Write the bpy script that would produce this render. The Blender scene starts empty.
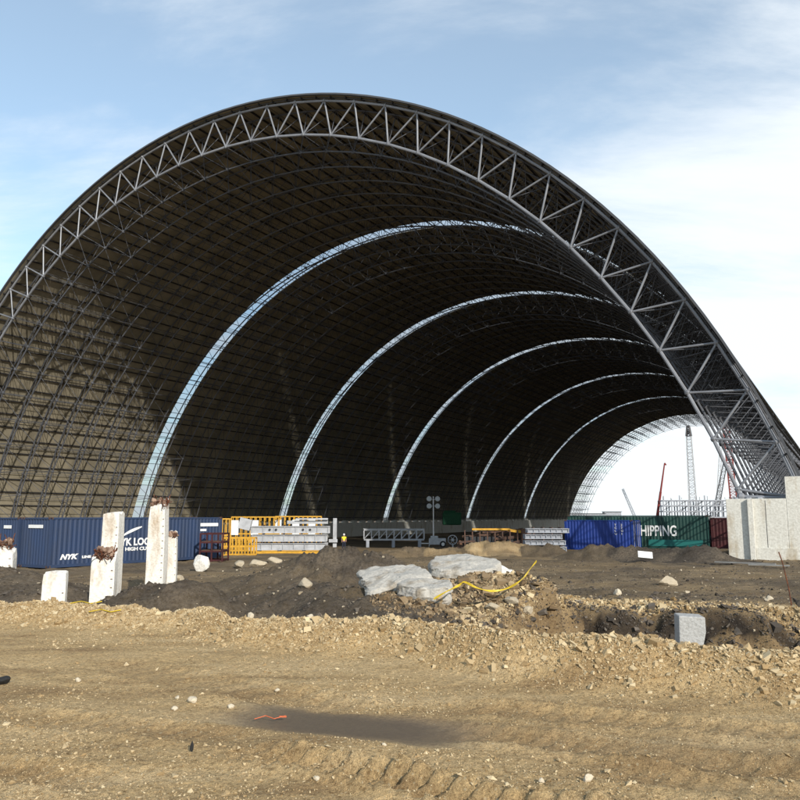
import bpy, bmesh, math, random
import numpy as np
from mathutils import Vector, Matrix
random.seed(7); rng = np.random.default_rng(7)
R = math.radians
scn = bpy.context.scene
col = scn.collection
# ---------------------------------------------------------------- camera
F = 772.0                      # focal length in pixels of an 800 px wide picture
EYE = 2.69
cam_d = bpy.data.cameras.new('camera'); cam = bpy.data.objects.new('camera', cam_d); col.objects.link(cam)
cam_d.sensor_width = 36; cam_d.lens = 36 * F / 800; cam_d.clip_end = 6000; cam_d.clip_start = .1
cam.location = (0, 0, EYE); cam.rotation_euler = (R(90) + math.atan(116 / F), 0, 0)
scn.camera = cam
# ---------------------------------------------------------------- light
SUN_EL, SUN_AZ = 24.0, 156.0   # azimuth clockwise from the view direction (+Y)
sd = Vector((math.sin(R(SUN_AZ)) * math.cos(R(SUN_EL)), math.cos(R(SUN_AZ)) * math.cos(R(SUN_EL)), math.sin(R(SUN_EL))))
sl = bpy.data.lights.new('sun', 'SUN'); so = bpy.data.objects.new('sun', sl); col.objects.link(so)
sl.energy = 4.5; sl.angle = R(.6); sl.color = (1, .93, .82)
so.rotation_euler = sd.to_track_quat('Z', 'Y').to_euler()
w = bpy.data.worlds.new('World'); scn.world = w; w.use_nodes = True
nt = w.node_tree; nt.nodes.clear()
N = nt.nodes.new; L = nt.links.new
out = N('ShaderNodeOutputWorld'); bg = N('ShaderNodeBackground'); sky = N('ShaderNodeTexSky')
sky.sky_type = 'NISHITA'; sky.sun_disc = False; sky.sun_elevation = R(SUN_EL); sky.sun_rotation = R(SUN_AZ)
sky.altitude = 50; sky.air_density = 1.0; sky.dust_density = .6; sky.ozone_density = 2.0
bg.inputs['Strength'].default_value = .14
def wmath(op, a, b=None, c=None):
    n = N('ShaderNodeMath'); n.operation = op
    for i, v in enumerate((a, b, c)):
        if v is None: continue
        if isinstance(v, (int, float)): n.inputs[i].default_value = v
        else: L(v, n.inputs[i])
    return n.outputs[0]
tc = N('ShaderNodeTexCoord'); sep = N('ShaderNodeSeparateXYZ'); L(tc.outputs['Generated'], sep.inputs[0])
# cloud layer: intersect the view ray with a flat layer overhead
zc_ = wmath('ADD', wmath('MAXIMUM', sep.outputs[2], 0.0), .12)
cx = wmath('DIVIDE', sep.outputs[0], zc_); cy = wmath('DIVIDE', sep.outputs[1], zc_)
cmb = N('ShaderNodeCombineXYZ'); L(cx, cmb.inputs[0]); L(cy, cmb.inputs[1])
mp = N('ShaderNodeMapping'); mp.inputs['Rotation'].default_value = (0, 0, R(-25)); mp.inputs['Scale'].default_value = (.75, 1.5, 1); mp.inputs['Location'].default_value = (3.1, 1.7, 0)
L(cmb.outputs[0], mp.inputs[0])
n1 = N('ShaderNodeTexNoise'); n1.inputs['Scale'].default_value = 1.0; n1.inputs['Detail'].default_value = 9; n1.inputs['Roughness'].default_value = .62; n1.inputs['Distortion'].default_value = .35
L(mp.outputs[0], n1.inputs['Vector'])
n2 = N('ShaderNodeTexNoise'); n2.inputs['Scale'].default_value = .32; n2.inputs['Detail'].default_value = 3
L(mp.outputs[0], n2.inputs['Vector'])
# thicker cloud low down and towards the bright right-hand side
side = wmath('MULTIPLY', wmath('SUBTRACT', sep.outputs[0], .05), .60)
low = wmath('MULTIPLY', wmath('SUBTRACT', .52, sep.outputs[2]), 1.0)
farleft = wmath('MULTIPLY', wmath('MAXIMUM', wmath('SUBTRACT', -.42, sep.outputs[0]), 0.0), 1.6)
dens = wmath('ADD', wmath('ADD', wmath('MULTIPLY', n1.outputs['Fac'], 2.1), wmath('MULTIPLY', n2.outputs['Fac'], .55)), wmath('ADD', wmath('ADD', side, farleft), low))
cr = N('ShaderNodeMapRange'); cr.interpolation_type = 'SMOOTHSTEP'
cr.inputs['From Min'].default_value = 1.12; cr.inputs['From Max'].default_value = 1.90; cr.inputs['To Min'].default_value = .17; cr.inputs['To Max'].default_value = .97
L(dens, cr.inputs['Value'])
mixc = N('ShaderNodeMixRGB'); L(cr.outputs[0], mixc.inputs['Fac']); 
hs = N('ShaderNodeHueSaturation'); hs.inputs['Saturation'].default_value = .86; hs.inputs['Value'].default_value = 1.05
tint = N('ShaderNodeMixRGB'); tint.blend_type = 'MULTIPLY'; tint.inputs['Fac'].default_value = 1; tint.inputs['Color2'].default_value = (1.12, 1.42, 1.38, 1); L(sky.outputs[0], tint.inputs['Color1']); L(tint.outputs[0], hs.inputs['Color']); L(hs.outputs[0], mixc.inputs['Color1']); mixc.inputs['Color2'].default_value = (6.6, 7.0, 7.3, 1)
L(mixc.outputs[0], bg.inputs['Color']); L(bg.outputs[0], out.inputs['Surface'])
scn.view_settings.view_transform = 'Standard'; scn.view_settings.look = 'None'
scn.view_settings.exposure = 0.13; scn.view_settings.gamma = 1; scn.view_settings.use_curve_mapping = False
scn.render.engine = 'CYCLES'
try:
    scn.cycles.max_bounces = 6; scn.cycles.diffuse_bounces = 2; scn.cycles.transparent_max_bounces = 12
except Exception: pass

# ---------------------------------------------------------------- helpers
def tag(o, label=None, cat=None, group=None, kind=None):
    if label: o['label'] = label
    if cat: o['category'] = cat
    if group: o['group'] = group
    if kind: o['kind'] = kind
    return o
def empty(name, loc, rz=0, label=None, cat=None, group=None):
    o = bpy.data.objects.new(name, None); col.objects.link(o); o.location = loc; o.rotation_euler = (0, 0, rz)
    o.empty_display_size = .3
    return tag(o, label, cat, group)
class MB:
    def __init__(s): s.v = []; s.f = []; s.smooth = False
    def add(s, vs, fs):
        n = len(s.v); s.v.extend([tuple(p) for p in vs]); s.f.extend([tuple(i + n for i in f) for f in fs]); return s
    def box(s, c, d, rz=0, M=None):
        x, y, z = d[0] / 2, d[1] / 2, d[2] / 2
        vs = [Vector((sx * x, sy * y, sz * z)) for sz in (-1, 1) for sx, sy in ((-1, -1), (1, -1), (1, 1), (-1, 1))]
        m = Matrix.Translation(Vector(c)) @ (M if M is not None else Matrix.Rotation(rz, 4, 'Z'))
        return s.add([m @ v for v in vs], [(3, 2, 1, 0), (4, 5, 6, 7), (0, 1, 5, 4), (1, 2, 6, 5), (2, 3, 7, 6), (3, 0, 4, 7)])
    def tube(s, p, q, r, n=6, r2=None, caps=True):
        p = Vector(p); q = Vector(q); d = q - p
        if d.length < 1e-6: return s
        d.normalize(); a = d.orthogonal().normalized(); b = d.cross(a); r2 = r if r2 is None else r2
        vs = []
        for (c, rr) in ((p, r), (q, r2)):
            for i in range(n):
                t = 2 * math.pi * i / n; vs.append(c + a * (rr * math.cos(t)) + b * (rr * math.sin(t)))
        fs = [(i, (i + 1) % n, n + (i + 1) % n, n + i) for i in range(n)]
        if caps: fs += [tuple(range(n))[::-1], tuple(range(n, 2 * n))]
        return s.add(vs, fs)
    def path(s, pts, r, n=6):
        for a, b in zip(pts[:-1], pts[1:]): s.tube(a, b, r, n)
        return s
    def ball(s, c, r, seg=6, rings=4):
        vs = [Vector(c) + Vector((0, 0, r))]; fs = []
        for i in range(1, rings):
            t = math.pi * i / rings
            for j in range(seg):
                a = 2 * math.pi * j / seg; vs.append(Vector(c) + Vector((r * math.sin(t) * math.cos(a), r * math.sin(t) * math.sin(a), r * math.cos(t))))
        vs.append(Vector(c) - Vector((0, 0, r)))
        for j in range(seg): fs.append((0, 1 + j, 1 + (j + 1) % seg))
        for i in range(rings - 2):
            for j in range(seg):
                a = 1 + i * seg; fs.append((a + j, a + seg + j, a + seg + (j + 1) % seg, a + (j + 1) % seg))
        a = 1 + (rings - 2) * seg; k = len(vs) - 1
        for j in range(seg): fs.append((a + (j + 1) % seg, a + j, k))
        return s.add(vs, fs)
    def build(s, name, mat, parent=None, loc=None, bevel=0, smooth=False):
        me = bpy.data.meshes.new(name); me.from_pydata(s.v, [], s.f); me.validate(); me.update()
        if smooth: me.polygons.foreach_set('use_smooth', [True] * len(me.polygons))
        o = bpy.data.objects.new(name, me); col.objects.link(o); me.materials.append(mat)
        if parent is not None: o.parent = parent
        if loc is not None: o.location = loc
        if bevel:
            b = o.modifiers.new('bevel', 'BEVEL'); b.width = bevel; b.segments = 2; b.limit_method = 'ANGLE'
        return o
def split(mb, name, m, parent=None, bevel=0):
    """every box or tube collected in mb becomes a part of its own"""
    par = list(range(len(mb.v)))
    def find(i):
        while par[i] != i: par[i] = par[par[i]]; i = par[i]
        return i
    for f in mb.f:
        for a in f[1:]: par[find(a)] = find(f[0])
    gs_ = {}
    for f in mb.f: gs_.setdefault(find(f[0]), []).append(f)
    for fs in gs_.values():
        ids = sorted({i for f in fs for i in f}); mp_ = {a: k for k, a in enumerate(ids)}; x = MB(); x.v = [mb.v[i] for i in ids]; x.f = [tuple(mp_[i] for i in f) for f in fs]; x.build(name, m, parent, bevel=bevel)
# numpy value noise -------------------------------------------------
_perm = rng.random((256, 256))
def vn(x, y):
    xi = np.floor(x).astype(int); yi = np.floor(y).astype(int); fx = x - xi; fy = y - yi
    fx = fx * fx * (3 - 2 * fx); fy = fy * fy * (3 - 2 * fy)
    g = lambda a, b: _perm[a & 255, b & 255]
    return (g(xi, yi) * (1 - fx) + g(xi + 1, yi) * fx) * (1 - fy) + (g(xi, yi + 1) * (1 - fx) + g(xi + 1, yi + 1) * fx) * fy
def fbm(x, y, o=4, sc=1.0, rough=.5):
    t = 0; a = 1; s = 0
    for i in range(o):
        t = t + a * (vn(x * sc + 17.3 * i, y * sc - 9.1 * i) - .5); s += a; a *= rough; sc *= 2.03
    return t / s * 2
def sst(a, b, x):
    t = np.clip((x - a) / (b - a), 0, 1); return t * t * (3 - 2 * t)

# ---------------------------------------------------------------- materials
def mat(name, base, rough=.8, metal=0, var=.0, vscale=3.0, col2=None, bump=0, bscale=20, spec=.3, streak=None):
    m = bpy.data.materials.new(name); m.use_nodes = True; t = m.node_tree; b = t.nodes['Principled BSDF']
    b.inputs['Roughness'].default_value = rough; b.inputs['Metallic'].default_value = metal
    b.inputs['Specular IOR Level'].default_value = spec
    b.inputs['Base Color'].default_value = (*base, 1)
    tcn = t.nodes.new('ShaderNodeTexCoord')
    if var or col2:
        n = t.nodes.new('ShaderNodeTexNoise'); n.inputs['Scale'].default_value = vscale; n.inputs['Detail'].default_value = 8; n.inputs['Roughness'].default_value = .65
        if streak:
            mp = t.nodes.new('ShaderNodeMapping'); mp.inputs['Scale'].default_value = streak
            t.links.new(tcn.outputs['Object'], mp.inputs[0]); t.links.new(mp.outputs[0], n.inputs['Vector'])
        else: t.links.new(tcn.outputs['Object'], n.inputs['Vector'])
        r = t.nodes.new('ShaderNodeValToRGB')
        c2 = col2 or tuple(c * (1 - var) for c in base)
        r.color_ramp.elements[0].position = .36; r.color_ramp.elements[0].color = (*c2, 1)
        r.color_ramp.elements[1].position = .62; r.color_ramp.elements[1].color = (*base, 1)
        t.links.new(n.outputs['Fac'], r.inputs[0]); t.links.new(r.outputs[0], b.inputs['Base Color'])
    if bump:
        n = t.nodes.new('ShaderNodeTexNoise'); n.inputs['Scale'].default_value = bscale; n.inputs['Detail'].default_value = 6
        t.links.new(tcn.outputs['Object'], n.inputs['Vector'])
        bp = t.nodes.new('ShaderNodeBump'); bp.inputs['Strength'].default_value = 1; bp.inputs['Distance'].default_value = bump
        t.links.new(n.outputs['Fac'], bp.inputs['Height']); t.links.new(bp.outputs[0], b.inputs['Normal'])
    return m
M = {}
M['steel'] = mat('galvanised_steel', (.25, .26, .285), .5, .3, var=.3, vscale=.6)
M['steel_in'] = mat('shaded_steel', (.10, .105, .12), .6, .2, var=.35, vscale=.6)  # same steel as the front truss, darkened to imitate the shade inside
M['steel_dark'] = mat('purlin_steel', (.035, .034, .036), .7, 0, var=.3)
M['clad'] = mat('cladding', (.265, .235, .172), .8, 0, var=.4, vscale=.35, streak=(1, 1, .3))
M['roof_out'] = mat('roof_sheet', (.05, .055, .065), .7, 0, var=.2)
M['flash'] = mat('flashing', (.07, .073, .08), .6, .1)
M['blue'] = mat('container_blue', (.022, .042, .098), .6, 0, var=.35, vscale=1.2, col2=(.028, .042, .08), bump=.004, bscale=4, streak=(1, 1, .35))
M['blue_bright'] = mat('container_cobalt', (.010, .036, .21), .5, 0, var=.25, vscale=1.5, streak=(1, 1, .3))
M['green'] = mat('container_green', (.012, .052, .045), .6, 0, var=.35, vscale=1.5, streak=(1, 1, .3))
M['maroon'] = mat('container_maroon', (.055, .010, .012), .6, 0, var=.5, vscale=2)
M['rustframe'] = mat('rusty_edge', (.12, .06, .035), .8, 0, col2=(.05, .04, .04), vscale=4, var=.5)
M['white'] = mat('white_lettering', (.75, .76, .76), .6, var=.12, vscale=6)
M['white_steel'] = mat('white_girder_paint', (.40, .41, .43), .5, var=.3, vscale=1.5)
M['grey_steel'] = mat('grey_girder_paint', (.30, .32, .36), .55, var=.25, vscale=1.5)
M['yellow'] = mat('yellow_paint', (.58, .31, .03), .55, var=.3, vscale=3)
M['darksteel'] = mat('dark_gap', (.03, .032, .036), .7)
M['rust'] = mat('rust', (.17, .058, .026), .9, 0, col2=(.055, .028, .02), vscale=14, var=.5, bump=.01)
M['galv'] = mat('galvanised_tower', (.45, .46, .47), .4, .5)
M['lamp_glass'] = mat('lamp_glass', (.35, .38, .4), .15, .0, spec=.6)
M['tape'] = mat('yellow_tape', (.60, .43, .03), .45, 0, var=.45, vscale=5)
M['red'] = mat('red_paint', (.20, .03, .025), .5, var=.2)
M['skin'] = mat('skin', (.35, .2, .14), .6)
M['vest'] = mat('hi_vis_vest', (.75, .62, .03), .7)
M['trousers'] = mat('dark_trousers', (.02, .025, .045), .8)
M['helmet'] = mat('helmet', (.7, .7, .68), .4)
M['tyre'] = mat('tyre_rubber', (.02, .02, .02), .8)
M['black'] = mat('black_steel', (.02, .02, .024), .5, .2)
M['orange'] = mat('orange_scrap', (.5, .12, .05), .6)
def concrete_mat(name, base, stain, stainpos=.42, vs=1.2, rough=.85, cast=0):
    m = bpy.data.materials.new(name); m.use_nodes = True; t = m.node_tree; b = t.nodes['Principled BSDF']; b.inputs['Roughness'].default_value = rough; b.inputs['Specular IOR Level'].default_value = .2
    tcn = t.nodes.new('ShaderNodeTexCoord'); mp = t.nodes.new('ShaderNodeMapping'); mp.inputs['Scale'].default_value = (1, 1, .28)
    t.links.new(tcn.outputs['Object'], mp.inputs[0])
    n = t.nodes.new('ShaderNodeTexNoise'); n.inputs['Scale'].default_value = vs; n.inputs['Detail'].default_value = 9; n.inputs['Roughness'].default_value = .6; t.links.new(mp.outputs[0], n.inputs['Vector'])
    n2 = t.nodes.new('ShaderNodeTexNoise'); n2.inputs['Scale'].default_value = vs * 9; n2.inputs['Detail'].default_value = 6; t.links.new(tcn.outputs['Object'], n2.inputs['Vector'])
    r = t.nodes.new('ShaderNodeValToRGB'); r.color_ramp.elements[0].position = stainpos - .12; r.color_ramp.elements[0].color = (*stain, 1); r.color_ramp.elements[1].position = stainpos + .06; r.color_ramp.elements[1].color = (*base, 1)
    t.links.new(n.outputs['Fac'], r.inputs[0])
    mx = t.nodes.new('ShaderNodeMixRGB'); mx.blend_type = 'MULTIPLY'; mx.inputs['Fac'].default_value = .5
    r2 = t.nodes.new('ShaderNodeValToRGB'); r2.color_ramp.elements[0].position = .3; r2.color_ramp.elements[0].color = (.55, .53, .5, 1); r2.color_ramp.elements[1].position = .65; r2.color_ramp.elements[1].color = (1, 1, 1, 1)
    t.links.new(n2.outputs['Fac'], r2.inputs[0]); t.links.new(r.outputs[0], mx.inputs['Color1']); t.links.new(r2.outputs[0], mx.inputs['Color2'])
    t.links.new(mx.outputs[0], b.inputs['Base Color'])
    bp = t.nodes.new('ShaderNodeBump'); bp.inputs['Distance'].default_value = .02; bp.inputs['Strength'].default_value = .8; t.links.new(n2.outputs['Fac'], bp.inputs['Height']); t.links.new(bp.outputs[0], b.inputs['Normal'])
    return m
M['conc_white'] = concrete_mat('limewashed_concrete', (.74, .72, .67), (.40, .30, .20), .40, 1.7)
M['conc_wall'] = concrete_mat('abutment_concrete', (.62, .61, .56), (.40, .33, .23), .42, .9)
M['conc_grey'] = concrete_mat('grey_concrete', (.24, .24, .235), (.15, .14, .13), .42, .4)
M['slab'] = concrete_mat('broken_slab_concrete', (.44, .42, .38), (.22, .18, .13), .43, 2.2)
M['block'] = concrete_mat('trench_block', (.42, .42, .41), (.3, .3, .29), .35, 3)
def rockmat(name, a, b_, vs=9):
    m = bpy.data.materials.new(name); m.use_nodes = True; t = m.node_tree; b = t.nodes['Principled BSDF']; b.inputs['Roughness'].default_value = .9; b.inputs['Specular IOR Level'].default_value = .15
    g = t.nodes.new('ShaderNodeNewGeometry'); r = t.nodes.new('ShaderNodeValToRGB')
    r.color_ramp.elements[0].color = (*a, 1); r.color_ramp.elements[1].color = (*b_, 1)
    n = t.nodes.new('ShaderNodeTexNoise'); n.inputs['Scale'].default_value = vs; n.inputs['Detail'].default_value = 5
    ad = t.nodes.new('ShaderNodeMath'); ad.operation = 'MULTIPLY_ADD'; ad.inputs[1].default_value = .7; 
    t.links.new(g.outputs['Random Per Island'], ad.inputs[0]); 
    s2 = t.nodes.new('ShaderNodeMath'); s2.operation = 'MULTIPLY'; s2.inputs[1].default_value = .3; t.links.new(n.outputs['Fac'], s2.inputs[0]); t.links.new(s2.outputs[0], ad.inputs[2])
    pw = t.nodes.new('ShaderNodeMath'); pw.operation = 'POWER'; pw.inputs[1].default_value = 1.6; t.links.new(ad.outputs[0], pw.inputs[0])
    t.links.new(pw.outputs[0], r.inputs[0]); t.links.new(r.outputs[0], b.inputs['Base Color']); return m
M['stone'] = rockmat('limestone_chips', (.27, .18, .085), (.62, .52, .34))
M['stone_big'] = rockmat('limestone', (.24, .19, .125), (.60, .53, .41), 7)
M['rubble_cap'] = rockmat('rusty_rubble', (.07, .03, .02), (.42, .30, .22), 6)
M['spoil'] = rockmat('spoil_clods', (.10, .065, .035), (.42, .32, .20))
M['clod'] = rockmat('dark_clods', (.045, .038, .032), (.16, .135, .11))

# ---------------------------------------------------------------- the lie of the land
BX = np.array([-60, -30, -14, -7.3, -3.3, -2.1, 0, 1.2, 2.3, 3.3, 4.2, 8, 20, 60.])
BY = np.array([32, 20, 15.4, 13.4, 12.2, 11.1, 10.1, 8.9, 8.4, 8.1, 7.8, 6.9, 4.5, -2.])
def yb(X): return np.interp(X, BX, BY) + .25 * fbm(X, X * 0 + 3, 3, .5)
PILES = [  # X, Y, height, radius x, radius y, dark
    (-6.4, 20.2, .95, 3.2, 2.4, .86), (-4.9, 19.0, .6, 2.6, 1.7, .9), (-3.2, 29, 1.15, 3.8, 4, .85), (-1.0, 31, .9, 3.5, 3.5, .92), (-14, 27, .75, 4.5, 4, .9), (-16, 24, .5, 3, 2.5, .9), (-10.8, 24, .35, 2.5, 2, .9),
    (-2.7, 22, .75, 2.5, 2.5, .9), (-.9, 17.3, .4, 2.2, 1.9, .9), (1.1, 16.9, .42, 2.5, 1.5, .8), (2.5, 16.2, .38, 1.5, 1.1, .45), (.2, 15.4, .15, 1.6, .9, .9),
    (6.3, 15.0, .25, 1.8, 1.3, .4), (9, 13.5, .35, 2, 1.3, .9),
]
for (px, py, D, rr, h, dk) in [(385, 547, 60, 2.4, .7, .7), (405, 546, 62, 2.0, .8, .7), (425, 547, 62, 2.0, .7, .8), (450, 548, 61, 2.1, .7, .5), (470, 545, 62, 2.2, .95, .75), (488, 543, 62, 2.4, 1.25, .35), (505, 547, 61, 1.8, .7, .6), (519, 543, 62, 2.3, 1.25, .45), (541, 546, 60, 2.0, .95, .8), (556, 548, 59, 1.7, .8, .85),
        (572, 548, 54, 1.9, .7, .9), (584, 545, 53, 2.0, 1.15, .85), (598, 549, 53, 1.6, .8, .9), (612, 546, 52, 2.2, 1.1, .85), (628, 549, 51, 1.7, .8, .9), (645, 549, 50, 2.4, .8, .95), (665, 546, 50, 2.2, .9, .95), (684, 546, 48, 2.4, .95, .95), (700, 546, 48, 2.3, .95, .95), (716, 552, 47, 2.0, .6, .95), (360, 550, 56, 2.4, .5, .7)]:
    PILES.append(((px - 400) / F * D, D, h * (.72 if px < 560 else .50), rr, rr * 1.1, dk))
LIPX = [-4, -.5, 1.6, 3.9, 6, 8, 10, 20]; LIPY = [13.6, 13.9, 14.6, 17.3, 17.0, 16.3, 15.4, 13]
TRK = []   # ruts: p0, p1, width, depth, lug pitch
TRK.append(((-1.15, 6.0), (2.6, 3.6), .30, .15, .17)); TRK.append(((-3.6, 5.2), (.9, 3.4), .26, .08, .17))
TRK.append(((-3.4, 9.3), (-.2, 7.0), .5, .05, .3)); TRK.append(((-.6, 6.9), (5.5, 4.4), .34, .05, .18)); TRK.append(((.4, 7.3), (7.5, 5.1), .4, .045, .2))
TRK.append(((-7, 8.3), (-1.2, 6.3), .35, .045, .2)); TRK.append(((1.2, 5.6), (7.0, 3.6), .34, .055, .17)); TRK.append(((-6, 6.6), (-2, 5.4), .3, .05, .2))
TRK.append(((1.5, 4.9), (5, 3.4), .3, .05, .16))
TRK.append(((12, 26), (60, 40), .5, .06, .4)); TRK.append(((11, 28), (58, 43), .5, .06, .4)); TRK.append(((-2, 44), (20, 40), .6, .06, .4)); TRK.append(((-2, 47), (22, 43), .6, .06, .4))
def rut(X, Y):
    z = 0; wet = 0
    for (p0, p1, wd, dp, lp) in TRK:
        p0 = np.array(p0); p1 = np.array(p1); d = p1 - p0; Ln = np.hypot(*d); d = d / Ln
        s = (X - p0[0]) * d[0] + (Y - p0[1]) * d[1]; q = (X - p0[0]) * -d[1] + (Y - p0[1]) * d[0]
        q = q + .06 * fbm(s, s * 0 + wd * 9, 2, .8)
        e = sst(-.3, .5, s) * (1 - sst(Ln - .5, Ln + .3, s)); brk = .55 + .45 * sst(-.35, .25, fbm(s, s * 0 + Ln, 2, .7))
        prof = np.exp(-(q / wd * 1.6) ** 4); edge = np.exp(-((np.abs(q) - wd * .78) / (wd * .22)) ** 2)
        lug = np.clip(np.sin(2 * np.pi * (s - np.abs(q) * .7) / lp), -.35, .6)
        z = z + e * brk * (-dp * prof + dp * .75 * edge * (1 + .5 * fbm(X, Y, 3, 5)) + dp * (.8 if dp > .12 else .42) * lug * np.exp(-(q / wd * 1.25) ** 6))
        wet = np.maximum(wet, e * brk * prof)
    return z, wet
def ground(X, Y):
    X = np.asarray(X, float); Y = np.asarray(Y, float)
    d = Y - yb(X)
    rz, wet = rut(X, Y)
    fore = .98 + .035 * fbm(X, Y, 4, .35) + .03 * fbm(X, Y, 4, 1.7) + rz + .012 * fbm(X, Y, 3, 9)
    crumb = .016 * fbm(X + 4, Y, 3, 14)
    fore = fore + crumb * sst(-.1, .3, fbm(X, Y + 40, 3, .8))
    # smooth wet hollow
    hol = np.exp(-(((X + .45) * .93 + (Y - 6.8) * -.2) / 1.05) ** 6 - (((X + .45) * .38 + (Y - 6.8) * .93 + .12 * fbm(X, Y, 3, 1.5)) / .42) ** 6)
    fore = fore * (1 - hol) + (.95) * hol
    berm = (.27 + .15 * sst(-2.2, .2, X) + .09 * fbm(X, Y, 3, 1.1)) * np.exp(-(d / .42) ** 2)
    yard = .0 - np.interp(Y, [0, 45, 60, 90, 107, 135, 400], [0, 0, .4, 1.15, 1.45, 2.3, 2.5])
    yard = yard + .38 * np.clip(fbm(X + 31, Y, 5, .38, .55) + .12, -.25, 1) * sst(13, 16, Y) * (1 - sst(28, 38, Y)) * (1 - .75 * sst(2, 5, X))
    yard = yard + .10 * fbm(X, Y, 5, .22) + .13 * fbm(X + 9, Y, 6, .8, .62) * (Y < 70)
    # the trench and its raised far lip
    mt = sst(-3.4, -1.6, X + .0 * Y) * (1 - sst(16, 24, X))
    YL = np.interp(X, LIPX, LIPY) + .5 * fbm(X, X * 0 + 8, 3, .6)
    lipw = sst(YL - 1.5, YL, Y + .75 * fbm(X, Y, 4, 1.1)); lip = .80 * (1 - sst(YL + .6, YL + 12, Y)) 
    tr = (-.75 + .45 * fbm(X, Y, 5, .9)) * (1 - lipw) + (lip + yard * 1.0 + .12 * fbm(X, Y, 5, 1.3, .6) * (1 - sst(YL + 2, YL + 6, Y))) * lipw
    back = yard * (1 - mt) + tr * mt
    dark = np.zeros_like(X)
    for (cx_, cy_, h, rx, ry, dk) in PILES:
        r = np.sqrt(((X - cx_) / rx) ** 2 + ((Y - cy_) / ry) ** 2) + .32 * fbm(X, Y, 4, 1.6 / max(rx, 1))
        k = np.clip(1 - r, 0, 1); k = k * (1 + .35 * np.clip(r, 0, 1) * (1 - r))
        back = back + h * k * (1 + .25 * fbm(X, Y, 4, 2.2, .6))
        dark = np.where(r < 1.0, np.maximum(dark * (1 - sst(1, .8, r)), 0) * 0 + dk * 1.0, dark)
    wv = sst(.12, 1.35, d + .12 * fbm(X, Y, 3, 1.5))
    z = (fore + 0) * (1 - wv) + back * wv + berm + .035 * fbm(X, Y, 4, 6) * np.exp(-(d / .7) ** 2) + wv * .03 * fbm(X, Y, 3, 4) * (Y < 50)
    # soil mask 0 tan .. 1 dark
    base_dark = .74 + .22 * fbm(X, Y, 4, .25) + .1 * fbm(X + 3, Y, 3, 1.2)
    near_lip = mt * np.exp(-((Y - YL - .75) / .95) ** 2)
    base_dark = base_dark - .62 * near_lip * sst(.6, 3.2, X + .8 * fbm(X, Y, 3, .8))
    # the wall of the trench: brown with painted shade, nearly black at the bottom left and right
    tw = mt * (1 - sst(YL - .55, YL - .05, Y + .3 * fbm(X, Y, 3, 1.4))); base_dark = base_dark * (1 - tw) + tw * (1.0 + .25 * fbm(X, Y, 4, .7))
    base_dark = np.where(dark > 0, dark, base_dark)
    sm = sst(.25, .8, d + .35 * fbm(X, Y, 3, 1.2)) * np.clip(base_dark, 0, 1)
    smooth = hol; wallshade = np.clip(tw * 1.15, 0, 1)
    mud = np.clip(wallshade * (d > .5) + .8 * wet * (d < 0) + .95 * sst(.02, .38, fbm(X * .6 + 5, Y * 1.5 + X * .5, 5, .5)) * (d < .0), 0, 1)  # foreground mud, plus the shade painted on the trench wall
    return z, np.clip(sm, 0, 1), smooth, mud
PIT = math.atan(116 / F); CP, SPI = math.cos(PIT), math.sin(PIT)
def at(px, D): return ((px - 400) / F * (D * CP - 2 * SPI), D)
def zpx(py, D): k = (400 - py) / F; return EYE + D * (k * CP + SPI) / (CP - k * SPI)
def gz(x, y): return float(ground(np.array([x]), np.array([y]))[0][0])
# nonuniform grid, finer close to the photographer
ys = [-60., -40, -25, -15, -8, -3, 0, 1.2]; y = 2.0
while y < 2500:
    ys.append(y); y += max(.022, .0068 * y) if y < 75 else (.02 * y if y < 420 else .12 * y)
xs = [0.]; x = 0.
while x < 1800:
    x += .026 if x < 3.2 else (.026 + .010 * (x - 3.2) if x < 45 else .06 * x); xs.append(x)
xs = np.array([-v for v in xs[:0:-1]] + xs); ys = np.array(ys)
GX, GY = np.meshgrid(xs, ys); Z, SM, HO, MUD_SHADE = ground(GX, GY)
nx, ny = len(xs), len(ys)
me = bpy.data.meshes.new('ground'); co = np.stack([GX, GY, Z], -1).reshape(-1, 3)
idx = np.arange(nx * ny).reshape(ny, nx); q = np.stack([idx[:-1, :-1], idx[:-1, 1:], idx[1:, 1:], idx[1:, :-1]], -1).reshape(-1, 4)
me.vertices.add(len(co)); me.vertices.foreach_set('co', co.ravel()); me.loops.add(q.size); me.loops.foreach_set('vertex_index', q.ravel().astype(np.int32))
me.polygons.add(len(q)); me.polygons.foreach_set('loop_start', np.arange(0, q.size, 4, dtype=np.int32)); me.polygons.foreach_set('use_smooth', np.ones(len(q), bool)); me.update(); me.validate()
ca = me.color_attributes.new('soil', 'FLOAT_COLOR', 'POINT'); ca.data.foreach_set('color', np.stack([SM, HO, MUD_SHADE, np.ones_like(SM)], -1).reshape(-1).astype(np.float32))
gr = bpy.data.objects.new('ground', me); col.objects.link(gr); gr['kind'] = 'structure'
print('ground verts', len(co))
gm = bpy.data.materials.new('site_soil'); gm.use_nodes = True; t = gm.node_tree; b = t.nodes['Principled BSDF']; b.inputs['Specular IOR Level'].default_value = .2
def nd(k): return t.nodes.new(k)
def lk(a, c): t.links.new(a, c)
atn = nd('ShaderNodeAttribute'); atn.attribute_name = 'soil'; sp = nd('ShaderNodeSeparateColor'); lk(atn.outputs['Color'], sp.inputs[0])
g = nd('ShaderNodeNewGeometry')
def noise(sc, det=6, ro=.6, vec=None):
    n = nd('ShaderNodeTexNoise'); n.inputs['Scale'].default_value = sc; n.inputs['Detail'].default_value = det; n.inputs['Roughness'].default_value = ro; lk(vec or g.outputs['Position'], n.inputs['Vector']); return n.outputs['Fac']
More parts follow.
